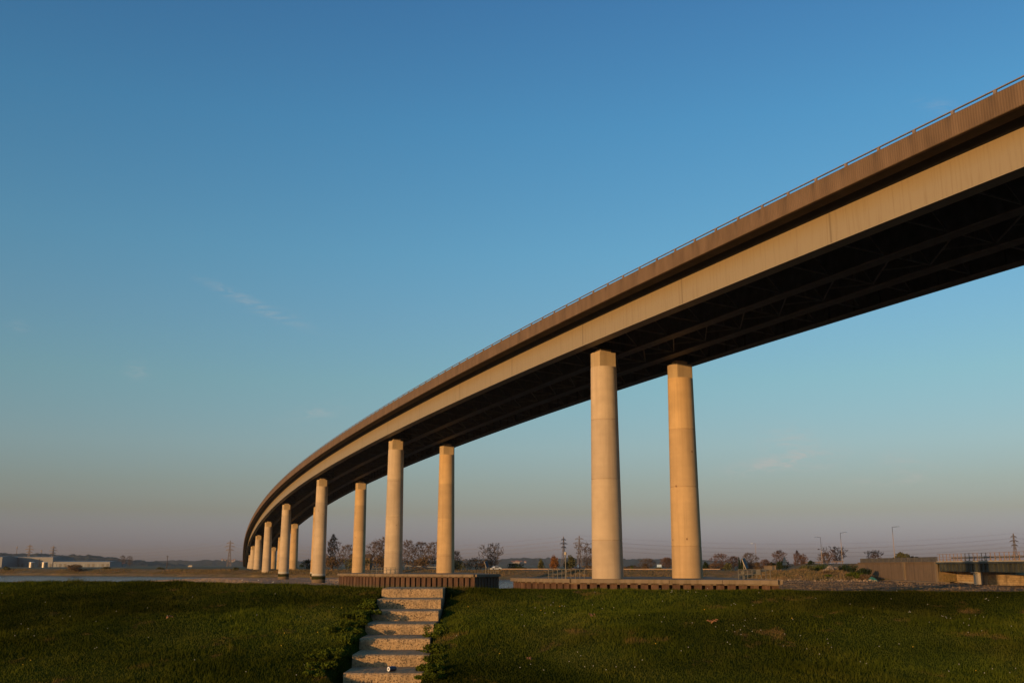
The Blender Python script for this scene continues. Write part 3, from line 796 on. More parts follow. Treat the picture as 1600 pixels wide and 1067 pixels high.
def leafmass(centers, n, size, sq=1.0):
    """leaf quads scattered in ellipsoid lumps"""
    mb = MB()
    for (c, r, k) in centers:
        for _ in range(k):
            d = nrm(rng.normal(size=3)); q = rng.random()**.45
            p = np.array(c)+d*np.array(r)*q
            u = nrm(rng.normal(size=3)*np.array((1, 1, .8))); v = nrm(np.cross(u, rng.normal(size=3))); s1 = size*rng.uniform(.5, 1.2)
            b = len(mb.v)
            mb.v += [tuple(p-u*s1*.5), tuple(p+v*s1*.32*sq), tuple(p+u*s1*.5), tuple(p-v*s1*.32*sq)]; mb.f.append((b, b+1, b+2, b+3))
    return mb
def weeds(pts, label):
    cs = []
    for x, y, r, h in pts:
        zz = float(hz(np.array([x]), np.array([y]))[0])
        for _ in range(5):
            a, b = rng.normal(0, r*.45, 2); hh_ = h*(.62 if pts[0][0] < -2 else .8)*rng.uniform(.4, 1)
            cs.append(((x+a, y+b, zz+hh_*.5), (r*.36, r*.36, hh_*.55), int(230*r/.3)))
    o = leafmass(cs, 0, .040).build('weeds', M['leaf_green'], loc=(pts[0][0], pts[0][1], EYE-1))
    tag(o, label, 'weeds', kind='stuff')
weeds([(-2.67, 20.1, .26, .20), (-2.82, 19.6, .30, .24), (-2.65, 19.1, .24, .22), (-2.82, 18.6, .32, .26), (-2.67, 18.1, .24, .22), (-2.85, 17.6, .26, .24), (-2.72, 16.9, .28, .24), (-2.67, 16.2, .26, .22), (-2.92, 16.1, .3, .22), (-2.72, 15.6, .26, .18), (-2.87, 15.2, .24, .15), (-2.49, 19.35, .14, .14), (-2.47, 18.45, .14, .14)],
      'leafy green weeds spilling over the left edge of the steps')
weeds([(-1.40, 18.9, .18, .17), (-1.32, 18.2, .22, .18), (-1.28, 17.6, .22, .18), (-1.45, 17.1, .18, .18), (-1.25, 16.7, .25, .2), (-1.2, 16.2, .25, .2), (-1.28, 15.8, .2, .2), (-1.15, 15.4, .26, .2), (-1.12, 15.0, .2, .16)],
      'leafy green weeds spilling over the right edge of the steps')
# daisies and dandelions in the turf
def dots(name, n, m, label, r, sel):
    mb = MB(); c = 0
    while c < n:
        y = rng.uniform(15, 21.0); x = rng.uniform(-.55, .55)*y
        if -2.9 < x < -1.2 or rng.random() > sel(x, y): continue
        zz = float(hz(np.array([x]), np.array([y]))[0])+rng.uniform(.05, .085)
        mb.lathe([(.002, zz-.004), (r, zz), (r*.6, zz+.006)], (x, y, 0), 6); c += 1
    tag(mb.build(name, m), label, 'flowers', kind='stuff')
dots('daisies', 150, M['daisy_white'], 'tiny white daisies scattered through the turf', .0068, lambda x, y: .12+.88*max(0, math.sin(x*.9+1)*math.sin(y*1.7+x*.3)) if x > 0 else .12)
dots('dandelions', 16, M['dandelion'], 'small yellow dandelions dotted in the turf', .009, lambda x, y: .5)
# curled dead leaves on the turf
for px, py, Y, sz, lb in ((1113, 1001, 17.6, .17, 'curled dead brown leaf alone on the turf right of the steps'), (926, 985, 18.2, .12, 'small dead brown leaf on the turf between the steps and the nearest pier'), (264, 977, 18.5, .12, 'flat pale dead leaf on the turf left of the steps'), (829, 1042, 15.9, .11, 'torn dead leaf low on the turf just right of the steps')):
    x, _ = at(px, py, Y); zz = float(hz(np.array([x]), np.array([Y]))[0])+.05
    mb = MB()
    for k in range(9):
        c = np.array((x, Y, zz))+rng.normal(0, sz*.22, 3)*np.array((1, 1, .35)); u = nrm(rng.normal(size=3)*np.array((1, 1, .4))); v = nrm(np.cross(u, (0.2, .3, 1))); s1 = sz*rng.uniform(.3, .55); b = len(mb.v)
        mb.v += [tuple(c-u*s1*.5), tuple(c+v*s1*.3+np.array((0, 0, .02))), tuple(c+u*s1*.5), tuple(c-v*s1*.3+np.array((0, 0, .025)))]; mb.f.append((b, b+1, b+2, b+3))
    tag(mb.build('dead_leaf', M['dead_leaf'], loc=(x, Y, zz)), lb, 'leaf')

# ------------------------------------------------------------------ low road bridge and its approach wall (right)
def lx(y): return float(np.interp(y, [120, 205, 262, 345, 480], [97.5, 104.2, 109.0, 115.2, 122.0]))    # line of its river face
aw = thing('retaining_wall', (lx(262), 262, .5), 'long stained concrete retaining wall carrying the approach road', 'wall')
mb = MB(); ysl = list(np.arange(263.5, 341, 4.0))
b = 0
for y in ysl: mb.v += [(lx(y), y, .0), (lx(y), y, 5.6), (lx(y)+.6, y, 5.6), (lx(y)+.6, y, .0)]
for i in range(len(ysl)-1):
    a = 4*i
    for k in range(4): k2 = (k+1) % 4; mb.f.append((a+k, a+4+k, a+4+k2, a+k2))
mb.f.append((0, 1, 2, 3)); mb.build('wall', M['wall_concrete'], aw)
mb = MB()
for i in range(len(ysl)-1): mb.bar((lx(ysl[i])+.25, ysl[i]+.02, 5.75), (lx(ysl[i+1])+.25, ysl[i+1]-.02, 5.75), .85, .3)
mb.build('coping', M['wall_concrete'], aw)
for y in (263.2, 290.0): 
    mb = MB(); mb.box((lx(y)-.15, y, 2.9), (.5, .9, 5.9)); mb.build('pilaster', M['platform_concrete'], aw)
mb = MB(); mb.bar((lx(263)-1.4, 256, .62), (lx(300)-1.6, 300, .62), 2.6, .5); mb.build('toe_ledge', M['platform_concrete'], aw)
fn = thing('mesh_fence', (lx(300)+.3, 300, 5.9), 'dark close barred fence running along the retaining wall top', 'fence')
mb = MB(); y = 263.0
while y < 338: mb.bar((lx(y)+.3, y, 5.9), (lx(y)+.3, y, 7.1), .05, .05); y += .22
mb.build('bars', M['dark_steel'], fn)
mb = MB()
for zz in (5.98, 7.08): mb.bar((lx(263)+.3, 263, zz), (lx(338)+.3, 338, zz), .08)
mb.build('rails', M['dark_steel'], fn)
y = 263.5
while y < 338:
    mb = MB(); mb.bar((lx(y)+.24, y, 5.9), (lx(y)+.24, y, 7.15), .09); mb.build('post', M['galvanised'], fn); y += 6.0

lb = thing('road_bridge', (lx(232), 232, .5), 'low dark steel girder bridge with railings at the right edge', 'bridge')
Y0, Y1 = 120, 262.3
def run(y0, y1, prof, name, m, par=lb, ds=6):
    mb = MB(); ys_ = list(np.arange(y0, y1, ds))+[y1]; n = len(prof)
    for y in ys_:
        for x, z_ in prof: mb.v.append((lx(y)+x, y, z_))
    for i in range(len(ys_)-1):
        for k in range(n): k2 = (k+1) % n; a = i*n; mb.f.append((a+k, a+n+k, a+n+k2, a+k2))
    mb.f.append(tuple(range(n))[::-1]); e = (len(ys_)-1)*n; mb.f.append(tuple(e+k for k in range(n)))
    return mb.build(name, m, par)
plain('green_steel', (.042, .043, .032), .6, .4, .35)
run(Y0, Y1, [(-.5, 5.35), (-.5, 5.75), (11, 5.75), (11, 5.35)], 'deck_edge', M['green_steel'])
run(Y0, Y1, [(-.25, 5.753), (-.25, 6.0), (.4, 6.0), (.4, 5.753)], 'kerb', M['pale_concrete'])
gd = run(Y0, Y1-.8, [(.1, 3.62), (.1, 5.34), (.16, 5.34), (.16, 3.62)], 'girder', M['green_steel'])
run(Y0, Y1-.8, [(-.25, 3.52), (-.25, 3.61), (.5, 3.61), (.5, 3.52)], 'bottom_flange', M['green_steel'])
run(Y0, Y1-.8, [(9.9, 3.62), (9.9, 5.34), (9.96, 5.34), (9.96, 3.62)], 'girder', M['green_steel'])
y = Y0+1
while y < Y1-1.5:
    mb = MB(); mb.box((lx(y)-.08, y, 4.48), (.34, .05, 1.7)); mb.build('stiffener', M['green_steel'], gd); y += 2.6
rl = thing('bridge_railing', (lx(232), 232, 6.0), 'rust toned post and rail parapet along the low steel bridge', 'railing')
mb = MB()
for zz in (6.45, 6.95, 7.7):
    for y in np.arange(Y0, Y1-5, 6): mb.bar((lx(y), y, zz), (lx(y+6), y+6, zz), .07, .07)
    mb.bar((lx(Y1-6), Y1-6, zz), (lx(Y1), Y1, zz), .07, .07)
plain('rail_orange', (.24, .15, .09), .6, .2, 1)
mb.build('rails', M['rail_orange'], rl)
y = Y0
while y < Y1+.1:
    mb = MB(); mb.bar((lx(y), y, 6.0), (lx(y), y, 7.75), .12, .12); mb.box((lx(y), y, 6.1), (.3, .3, .2)); mb.build('post', M['rail_orange'], rl); y += 2.6
# inner safety rail
mb = MB()
for y in np.arange(Y0, Y1-5, 6): mb.bar((lx(y)+2.2, y, 6.75), (lx(y+6)+2.2, y+6, 6.75), .1, .3)
sr = thing('crash_barrier', (lx(232)+2.2, 232, 5.75), 'grey crash barrier behind the railing of the low steel bridge', 'barrier')
mb.build('beam', M['galvanised'], sr)
y = Y0+1
while y < Y1-6:
    mb = MB(); mb.bar((lx(y)+2.32, y, 5.76), (lx(y)+2.32, y, 7.1), .12); mb.build('post', M['rail_orange'], sr); y += 3.2
# masonry under it
ab = thing('masonry_wall', (lx(232)+6, 232, 0), 'golden stone wall standing in the mud beneath the low bridge', 'wall')
mb = MB(); mb.box((lx(252)+7.2, 252, 1.7), (1.5, 26, 3.5), R(4.5)); mb.build('abutment', M['masonry'], ab)
mb = MB(); mb.box((lx(205)+8.4, 206, 1.35), (1.4, 62, 3.1), R(4.5)); mb.build('quay_wall', M['masonry'], ab)
mb = MB(); mb.bar((lx(252)+5.6, 244, .5), (lx(252)+6.2, 262, .5), 1.2, 1.0); mb.build('footing', M['pale_concrete'], ab)
bp = thing('bridge_pier', (lx(238)+3.5, 238, 0), 'pale concrete pier propping the low steel girder bridge', 'pier')
mb = MB(); mb.box((lx(238)+5, 238, 1.6), (9, 2.6, 3.3), R(4.5)); mb.build('pier_wall', M['pale_concrete'], bp)
mb = MB(); mb.box((lx(238)+5, 238, 3.38), (10, 3.0, .25), R(4.5)); mb.build('bearing_shelf', M['pale_concrete'], bp)
mb = MB(); mb.box((lx(238)+.3, 234.2, 1.7), (.5, .5, 3.6), R(4.5)); mb.build('fender_post', M['dark_steel'], bp)

# causeway behind the wall and its planted side slope
mb = MB(); sl = list(np.arange(262.6, 470, 6.0)); 
for y in sl:
    w_ = float(np.interp(y, [262, 339, 352, 460], [0.62, .62, 24, 30])); q = .5*fbm(y*.1, 2, 3, 3)
    top = 5.6 if y < 420 else 5.6-(y-420)*.03
    mb.v += [(lx(y)+.61-w_*.98-.0, y, .6 if y < 330 else 2.2), (lx(y)+.61-w_*.5, y, 3.3+q if w_ > 1 else 3.0), (lx(y)+.62, y, top), (lx(y)+14, y, top), (lx(y)+26, y, 2.9)]
for i in range(len(sl)-1):
    for k in range(4): a = 5*i+k; mb.f.append((a, a+5, a+6, a+1))
mb.f.append((0, 1, 2, 3, 4))
tag(soft(mb.build('embankment', M['reed']), 60), kind='structure')

sm_ = lambda v: max(0, min(1, v))**2*(3-2*max(0, min(1, v)))
mb = MB(); mb.grid(list(np.linspace(66, 114.4, 50)), list(np.linspace(278, 350, 40)), lambda x, y: (x, y, -.3+3.9*sm_((y-284-.5*max(0, x-96))/30)*sm_((x-66)/18)*(1-.75*sm_((x-97)/17))*(.9+.2*fbm(x*.2, y*.2, 5, 3))+.7*fbm(x*.3, y*.3, 9, 3)))
tag(soft(mb.build('mound', M['reed']), 60), kind='structure')

# street lamps along the approach
def street_lamp(px, pyt, Y, side, label):
    x, zt = at(px, pyt, Y); zb = 5.5 if Y < 420 else 3.1
    t_ = thing('street_lamp', (x, Y, zb), label, 'street lamp', 'street lamps along the approach road')
    mb = MB(); mb.tube([(x, Y, zb), (x, Y, zt)], [.12, .07], 8); mb.build('post', M['rail_metal'], t_)
    mb = MB(); mb.tube([(x, Y, zt-.05), (x+side*1.4, Y, zt+.08)], .06, 6); mb.build('arm', M['galvanised'], t_)
    mb = MB(); mb.box((x+side*1.75, Y, zt+.10), (.9, .3, .16)); mb.build('lamp_head', M['white_paint'], t_)
street_lamp(1394, 823, 312, 1, 'tall street lamp with a right hand arm above the retaining wall')
street_lamp(1313, 832, 350, 1, 'street lamp with its arm to the right where wall meets bushes')
street_lamp(1282, 839, 390, -1, 'street lamp with its arm to the left by the big bare tree')
street_lamp(1180, 849, 500, -1, 'most distant street lamp, arm to the left, over the bare bushes')

# ------------------------------------------------------------------ trees, bushes
def bare_tree(px, pyt, Y, wpx, label, m='twig_brown', name='bare_tree', seed=0, shape='round', dens=1.0, zb=3.05, stems=1, group='bare winter trees on the far bank'):
    x, zt = at(px, pyt, Y); H = zt-zb; W = wpx/FPX*Y/2
    rs = np.random.default_rng(seed+17)
    t_ = thing(name, (x, Y, zb), label, 'tree', group)
    tk = MB(); cr = MB(); base_r = max(.12, H*.016)
    C0 = np.array((x, Y, zb))
    lo = {'round': .22, 'column': .08, 'fan': .18}[shape]
    # points the branches must reach
    want = []; npts = int((400 if shape != 'column' else 420)*dens); W *= 1.18; H *= 1.04
    while len(want) < npts:
        u = rs.uniform(lo, 1); a = rs.uniform(0, 2*math.pi); r = math.sqrt(rs.uniform(.02, 1))
        if shape == 'round': e = math.sqrt(max(0, 1-((u-.56)/.46)**2))
        elif shape == 'column': e = (.45+.55*math.sin(math.pi*min(1, u*.8+.15)))*(1 if u < .8 else (1-u)/.2*.8+.2)
        else: e = (.35+.65*((u-lo)/(1-lo))**.6)*(1 if u < .86 else .75)
        if rs.random() > e+.2: continue
        e *= 1+.28*math.sin(a*3+seed)+.18*math.sin(u*17+a*2+seed)      # ragged, lobed outline
        if shape == 'fan' and u > .9-.12*math.sin(a*4+seed): continue
        want.append(np.array((math.cos(a)*r*e*W, math.sin(a)*r*e*W, H*u)))
    nodes = []; par = []
    for st_ in range(stems):
        off = np.array((rs.normal(0, W*.22), rs.normal(0, W*.2), 0))*(stems > 1); top = H*(.6 if shape == 'round' else .9 if shape == 'column' else .55)
        last = -1
        for u in np.linspace(0, 1, 6):
            nodes.append(off*(1+u*.8)+np.array((rs.normal(0, .012*H)*u, rs.normal(0, .012*H)*u, top*u))); par.append(last); last = len(nodes)-1
    want.sort(key=lambda p: p[2]*.6+np.hypot(p[0], p[1]))
    for p in want:
        Q = np.array(nodes); d = Q-p; dd = np.sqrt((d*d).sum(1)); pen = dd+1.2*np.maximum(0, Q[:, 2]-p[2]+dd*.25)+.15*np.hypot(Q[:, 0], Q[:, 1])*0
        j = int(pen.argmin()); mid = (nodes[j]+p)/2+rs.normal(0, .035, 3)*dd[j]+np.array((0, 0, -.04*dd[j]))
        nodes.append(mid); par.append(j); nodes.append(p); par.append(len(nodes)-2)
    kids = [0]*len(nodes)
    for i in range(len(nodes)-1, 0, -1):
        kids[i] += 1
        if par[i] >= 0: kids[par[i]] += kids[i]
    tot_ = max(kids)
    rad = [max(.025, base_r*(k/tot_)**.42) for k in kids]
    for i, p in enumerate(nodes):
        if par[i] >= 0: tk.tube([C0+nodes[par[i]], C0+p], [rad[par[i]] if kids[par[i]] < kids[i]*2.5 else rad[i]*1.1, rad[i]], 4 if rad[i] < .1 else 6, cap=False)
    L_ = .035*H+.42
    for i, p in enumerate(nodes):
        if kids[i] > 9 or par[i] < 0: continue
        dr = nrm(p-nodes[par[i]])
        for _ in range(17):
            up = .35 if shape == 'round' else .9
            dd = nrm(dr+rs.normal(0, .5, 3)+np.array((0, 0, up))); l_ = L_*rs.uniform(.5, 1.35); a_ = C0+nodes[par[i]]+(p-nodes[par[i]])*rs.random()
            s_ = nrm(np.cross(dd, rs.normal(size=3)))*l_*.021; b = len(cr.v)
            cr.v += [tuple(a_-s_), tuple(a_+s_), tuple(a_+dd*l_)]; cr.f.append((b, b+1, b+2))
    cr.build('crown', M[m], t_); tk.build('trunk', M['bark'], t_)
    return t_
def bush(px, pyt, Y, wpx, label, m='leaf_dark', name='bush', seed=0, zb=3.0, lumps=9, leaf=.5, n=120, cat='bush', trunk=False, group='bushes along the far bank', tall=False):
    x, zt = at(px, pyt, Y); H = zt-zb; W = wpx/FPX*Y/2
    rs = np.random.default_rng(seed+91); cs = []
    for k in range(lumps):
        a = rs.uniform(0, 2*math.pi); q = rs.uniform(.15, .75); u = rs.uniform(.2, .78)
        if tall: q *= (1.15-u)
        cs.append(((x+math.cos(a)*W*q, Y+math.sin(a)*W*q, zb+H*u), (W*rs.uniform(.28, .5), W*.45, H*rs.uniform(.16, .28)), n))
    cs.append(((x, Y, zb+H*.3), (W*.85, W*.7, H*.32), n*2)); cs.append(((x+rs.normal(0, W*.12), Y, zb+H*.78), (W*.35, W*.35, H*.22), n))
    lf = leafmass(cs, 0, leaf)
    t_ = thing(name, (x, Y, zb), label, cat, group)
    lf.build('foliage' if not trunk else 'crown', M[m], t_)
    tk = MB()
    for k in range(1 if trunk else 4):
        a = rs.uniform(0, 6.28); tk.tube([(x, Y, zb-.1), (x+math.cos(a)*W*.15, Y+math.sin(a)*W*.1, zb+H*.4), (x+math.cos(a)*W*.3, Y, zb+H*.75)], [max(.06, H*.02), H*.013, .02], 5)
    tk.build('trunk' if trunk else 'stems', M['bark'], t_)
    return t_
bare_tree(521, 838, 455, 17, 'tall narrow bare poplar, the spire between two far piers', 'twig_brown', 'poplar_tree', 1, 'column', 1.5)
bare_tree(543, 853, 450, 24, 'bare tree just right of the tall narrow poplar', 'twig_brown', seed=2)
bare_tree(504, 866, 470, 14, 'small bare tree left of the tall narrow poplar', 'twig_grey', seed=3)
bare_tree(586, 848, 440, 26, 'brown bare tree right behind the pier at the left end of the rusty platform', 'twig_brown', seed=4)
bare_tree(600, 841, 446, 30, 'tallest brown bare tree partly hidden by the left pier of the rusty platform', 'twig_brown', seed=5)
bare_tree(637, 846, 438, 26, 'bare tree touching the right side of the left pier on the rusty platform', 'twig_brown', seed=6)
bare_tree(657, 848, 442, 26, 'middle bare tree of the row between the rusty platform piers', 'twig_brown', seed=7)
bare_tree(677, 849, 437, 24, 'right hand bare tree of the row between the rusty platform piers', 'twig_brown', seed=8)
bare_tree(712, 862, 450, 16, 'thin bare tree just right of the right pier on the rusty platform', 'twig_grey', seed=9)
bare_tree(769, 850, 440, 34, 'broad fan shaped bare tree standing alone behind the white car', 'twig_grey', seed=10, shape='fan', stems=5, dens=1.15)
bare_tree(917, 850, 425, 30, 'dark bare tree right beside the nearest pier', 'twig_grey', seed=11, shape='fan')
bush(893, 866, 430, 24, 'olive evergreen tree in front of the right one of the paired pylons', 'leaf_olive', 'evergreen_tree', 12, cat='tree', trunk=True, leaf=.7, group='leafy trees on the far bank')
bush(866, 866, 425, 20, 'orange brown leafy tree left of the paired pylons', 'leaf_orange', 'autumn_tree', 13, cat='tree', trunk=True, leaf=.7, group='leafy trees on the far bank', tall=True)
bush(846, 872, 450, 14, 'small grey green conical tree left of the orange tree', 'leaf_olive', 'conifer_tree', 14, cat='tree', trunk=True, leaf=.6, group='leafy trees on the far bank', tall=True)
bush(745, 870, 440, 56, 'wide brown thicket to the left of the lone fan shaped tree', 'leaf_brown', 'thicket', 15, lumps=16, n=90, leaf=.6)
bush(712, 874, 432, 36, 'green brown thicket behind the right pier on the rusty platform', 'leaf_olive', 'thicket', 16, lumps=14, n=90, leaf=.6)
bush(806, 879, 450, 36, 'low dark hedge in the gap between the two platforms', 'leaf_dark', 'hedge', 17, lumps=12, n=70, leaf=.6)
bush(560, 869, 430, 48, 'dark green thicket below the poplar, left of the rusty platform piers', 'leaf_olive', 'thicket', 18, lumps=14, n=90, leaf=.6)
bush(600, 867, 430, 46, 'reddish brown thicket behind the left pier on the rusty platform', 'leaf_brown', 'thicket', 19, lumps=14, n=90, leaf=.6)
bush(655, 866, 432, 64, 'brown thicket under the row of bare trees', 'leaf_brown', 'thicket', 20, lumps=18, n=90, leaf=.6)
bush(520, 868, 440, 42, 'brown thicket around the foot of the poplar', 'leaf_brown', 'thicket', 21, lumps=12, n=90, leaf=.6)
bush(480, 873, 445, 30, 'dark bush left of the poplar, behind two close piers', 'leaf_dark', 'bush', 22, lumps=8)
bush(988, 883.5, 372, 8, 'small round green bush on the bank between the nearest two piers', 'leaf_green', 'bush', 23, lumps=4, leaf=.4)
bush(1008, 880, 395, 16, 'rounded brown bush between the nearest two piers', 'leaf_brown', 'bush', 24)
bare_tree(1012, 873, 440, 22, 'faint bare tree behind the rounded brown bush', 'twig_grey', seed=25)
bare_tree(1042, 872, 405, 18, 'dark red bare tree touching the left side of the second near pier', 'twig_red', seed=26, dens=1.3)
bush(1028, 886, 374, 14, 'low green bush under the pale blue sign board', 'leaf_olive', 'bush', 27, lumps=5)
bare_tree(1125, 866, 400, 28, 'bare tree to the right of the second near pier', 'twig_red', seed=28)
bare_tree(1146, 870, 405, 18, 'small bare tree left of two narrow dark cypresses', 'twig_red', seed=29)
bush(1137, 879, 395, 20, 'dark olive bush at the left end of the right guard rail', 'leaf_olive', 'bush', 30)
bush(1102, 877, 400, 12, 'dark round bush touching the right side of the second near pier', 'leaf_dark', 'bush', 31)
bush(1154.5, 870, 398, 4, 'narrow dark cypress, left of a close pair', 'leaf_dark', 'cypress_tree', 32, cat='tree', trunk=True, tall=True, group='leafy trees on the far bank')
bush(1159, 872.5, 398, 4, 'narrow dark cypress, right of a close pair', 'leaf_dark', 'cypress_tree', 33, cat='tree', trunk=True, tall=True, group='leafy trees on the far bank')
bare_tree(1170, 865, 405, 22, 'grey bare tree behind the solar panel on the near platform', 'twig_grey', seed=34)
bush(1183, 877, 392, 12, 'brown pointed bush below the most distant street lamp', 'leaf_brown', 'bush', 35, tall=True)
bare_tree(1196, 875, 400, 14, 'low reddish bare tree right of the most distant street lamp', 'twig_red', seed=36)
bush(1206, 877, 400, 14, 'dark green bush above the small pale hut', 'leaf_dark', 'bush', 37)
bush(1222, 876, 360, 22, 'dark ivy covered bush behind the triangular road sign', 'leaf_dark', 'bush', 38)
bare_tree(1217, 861, 420, 18, 'thin bare tree behind the triangular road sign', 'twig_red', seed=39)
bare_tree(1245, 862, 420, 10, 'slender bare tree, left of two, beyond the road sign', 'twig_red', seed=40, shape='column')
bare_tree(1254, 867, 420, 12, 'slender bare tree, right of two, beyond the road sign', 'twig_red', seed=41, shape='fan')
bush(1267, 875, 400, 17, 'dark evergreen bush left of the street lamp with the left arm', 'leaf_dark', 'bush', 42, zb=4)
bare_tree(1288, 864, 410, 16, 'grey bare tree left of the big rounded one', 'twig_grey', seed=43, zb=4.5)
bare_tree(1305, 855, 395, 34, 'big rounded bare tree beside two street lamps', 'twig_red', seed=44, zb=5, shape='fan', stems=5, dens=1.15)
bare_tree(1366, 860, 400, 22, 'bare tree above the fence, between two street lamps', 'twig_red', seed=45, zb=5, shape='fan', stems=2)
bush(1407, 861.5, 330, 30, 'dark green bush behind the fence at the tallest street lamp', 'leaf_olive', 'bush', 46, zb=5.2, leaf=.5, n=220)
bush(1425, 868, 335, 18, 'low dark bush right of the green one behind the fence', 'leaf_dark', 'bush', 47, zb=5.2)
for px, pyt, Y, wd, zb, m, lb_, sd in ((1255, 882, 322, 44, 1.6, 'leaf_olive', 'green brown scrub at the left end of the planted slope', 51), (1288, 880.5, 330, 50, 1.8, 'leaf_green', 'bright green ivy bush on top of the planted slope', 52),
        (1297, 883, 318, 26, 2.0, 'leaf_blossom', 'pale blossoming bush on the planted slope', 53), (1322, 881, 322, 40, 1.6, 'leaf_dark', 'dark bush where the planted slope meets the retaining wall', 54),
        (1290, 891, 306, 60, 1.0, 'leaf_brown', 'brown scrub low on the planted slope', 55), (1334, 893, 300, 34, 1.0, 'leaf_green', 'low green bush in front of the retaining wall', 56),
        (1296, 897, 300, 16, 1.0, 'leaf_green', 'small bright green bush at the foot of the planted slope', 57), (1350, 886.5, 312, 22, .8, 'leaf_dark', 'dark shrub leaning against the left part of the retaining wall', 59), (1352, 897, 296, 24, 1.0, 'leaf_brown', 'low brown scrub trailing along the retaining wall foot', 58)):
    bush(px, pyt, Y, wd, lb_, m, 'scrub' if m == 'leaf_brown' else 'bush', sd, zb=zb, lumps=13, leaf=.45, n=170, group='bushes on the planted slope')
for px, pyt, Y, wd, lb_, sd in ((1118, 879, 412, 52, 'low brown thicket just right of the second near pier', 71), (1168, 879.5, 414, 56, 'low brown thicket behind the tilted solar panel on the near platform', 72),
        (1222, 879, 424, 60, 'low brown thicket behind the small pale hut and road sign', 73), (1275, 879, 430, 44, 'low brown thicket at the foot of the lamp with the left arm', 74), (990, 882, 410, 60, 'low brown thicket along the bank between the nearest two piers', 75), (930, 882, 415, 44, 'low brown thicket running behind the nearest pier', 76)):
    bush(px, pyt, Y, wd, lb_, 'leaf_brown', 'thicket', sd, lumps=16, n=80, leaf=.5)
bush(118, 881, 505, 27, 'wide brown bush on the far bank below the white shed', 'leaf_brown', 'bush', 61, zb=2.2, lumps=12, n=160)
bush(10, 884, 530, 12, 'low dark bush on the far bank at the left edge', 'leaf_olive', 'bush', 62, zb=2.6)
bush(369, 886, 440, 9, 'tiny round bush on the bank left of the viaduct foot', 'leaf_olive', 'bush', 63, zb=3)
bush(165, 885, 530, 16, 'low green bush on the far bank below the orange roof', 'leaf_olive', 'bush', 64, zb=2.7)
bush(250, 886, 500, 18, 'flat green bush on the far bank near the telegraph pole', 'leaf_olive', 'bush', 65, zb=2.7)
bare_tree(192, 868, 1500, 9, 'left one of two distant bare trees right of the sheds', 'twig_grey', seed=66, group='distant trees')
bare_tree(203, 869, 1500, 11, 'right one of two distant bare trees right of the sheds', 'twig_grey', seed=67, group='distant trees')

# reeds and rough grass on the far bank (mass)
def reeds():
    n = 60000
    s_ = rng.uniform(cum[2], cum[12], n); u = rng.uniform(2.2, 17, n)
    X = np.interp(s_, ss, px_)+np.interp(s_, ss, nx)*u; Yv = np.interp(s_, ss, py_)+np.interp(s_, ss, ny)*u
    zb = np.interp(u, [p[0] for p in prof_b], [p[1] for p in prof_b])-.05
    h = rng.uniform(.3, .95, n)*(.6+.5*np.sin(s_*.13)*np.sin(s_*.041+1)); h = np.clip(h, .2, 1.4)
    a = rng.uniform(0, 2*np.pi, n); w2 = .11
    V = np.empty((n, 3, 3)); V[:, 0] = np.stack([X-np.cos(a)*w2, Yv-np.sin(a)*w2, zb], 1); V[:, 1] = np.stack([X+np.cos(a)*w2, Yv+np.sin(a)*w2, zb], 1)
    V[:, 2] = np.stack([X+rng.normal(0, .2, n), Yv+rng.normal(0, .2, n), zb+h], 1)
    me = bpy.data.meshes.new('reeds'); me.from_pydata(V.reshape(-1, 3).tolist(), [], np.arange(3*n).reshape(-1, 3).tolist()); me.materials.append(M['reed'])
    o = bpy.data.objects.new('reeds', me); COL.objects.link(o); tag(o, 'rough brown reeds and grass along the far river bank', 'reeds', kind='stuff')
prof_b = prof if isinstance(prof, list) else [(-9, -.6), (22, 3.1)]
reeds()
def tufts(name, n, x0, x1, y0, y1, zf, hlo, hhi, wd_, m, label):
    X = rng.uniform(x0, x1, n); Yv = rng.uniform(y0, y1, n); zb = np.array([zf(a_, b_) for a_, b_ in zip(X, Yv)]); k = zb > .15; X, Yv, zb = X[k], Yv[k], zb[k]; n = len(X)
    h = rng.uniform(hlo, hhi, n)*(.65+.5*np.sin(X*.6+np.sin(Yv*.5))*np.sin(Yv*.45)); a = rng.uniform(-.9, .9, n)
    V = np.empty((n, 3, 3)); V[:, 0] = np.stack([X-np.cos(a)*wd_, Yv-np.sin(a)*wd_, zb-.05], 1); V[:, 1] = np.stack([X+np.cos(a)*wd_, Yv+np.sin(a)*wd_, zb-.05], 1)
    V[:, 2] = np.stack([X+rng.normal(0, h*.3), Yv+rng.normal(0, h*.3), zb+np.maximum(h, .05)], 1)
    me = bpy.data.meshes.new(name); me.from_pydata(V.reshape(-1, 3).tolist(), [], np.arange(3*n).reshape(-1, 3).tolist()); me.materials.append(m)
    o = bpy.data.objects.new(name, me); COL.objects.link(o); tag(o, label, name, kind='stuff')
def mound_z(x, y): return -.3+3.9*sm_((y-284-.5*max(0, x-96))/30)*sm_((x-66)/18)*(1-.75*sm_((x-97)/17))*(.9+.2*fbm(x*.2, y*.2, 5, 3))+.7*fbm(x*.3, y*.3, 9, 3)
tufts('rough_grass', 14000, 66, 114, 284, 322, mound_z, .4, 1.1, .16, M['reed'], 'rough brown grass and scrub on the mound by the retaining wall')
tufts('mud_clods', 16000, -118, -38, 215, 405, lambda x, y: .2 if (x > -40-(y-214)*.32-(26 if y < 300 else 40) and x < -38-(y-214)*.13) else 0, .03, .13, .22, M['mud'], 'brown clods of mud on the flat round the far pier feet')
tufts('shingle', 26000, 26, 122, 112, 300, lambda x, y: .58+.38*fbm(x*.22, y*.22, 7, 4), .06, .24, .20, M['shore'], 'brown mud and shingle of the foreshore beside the near platform')
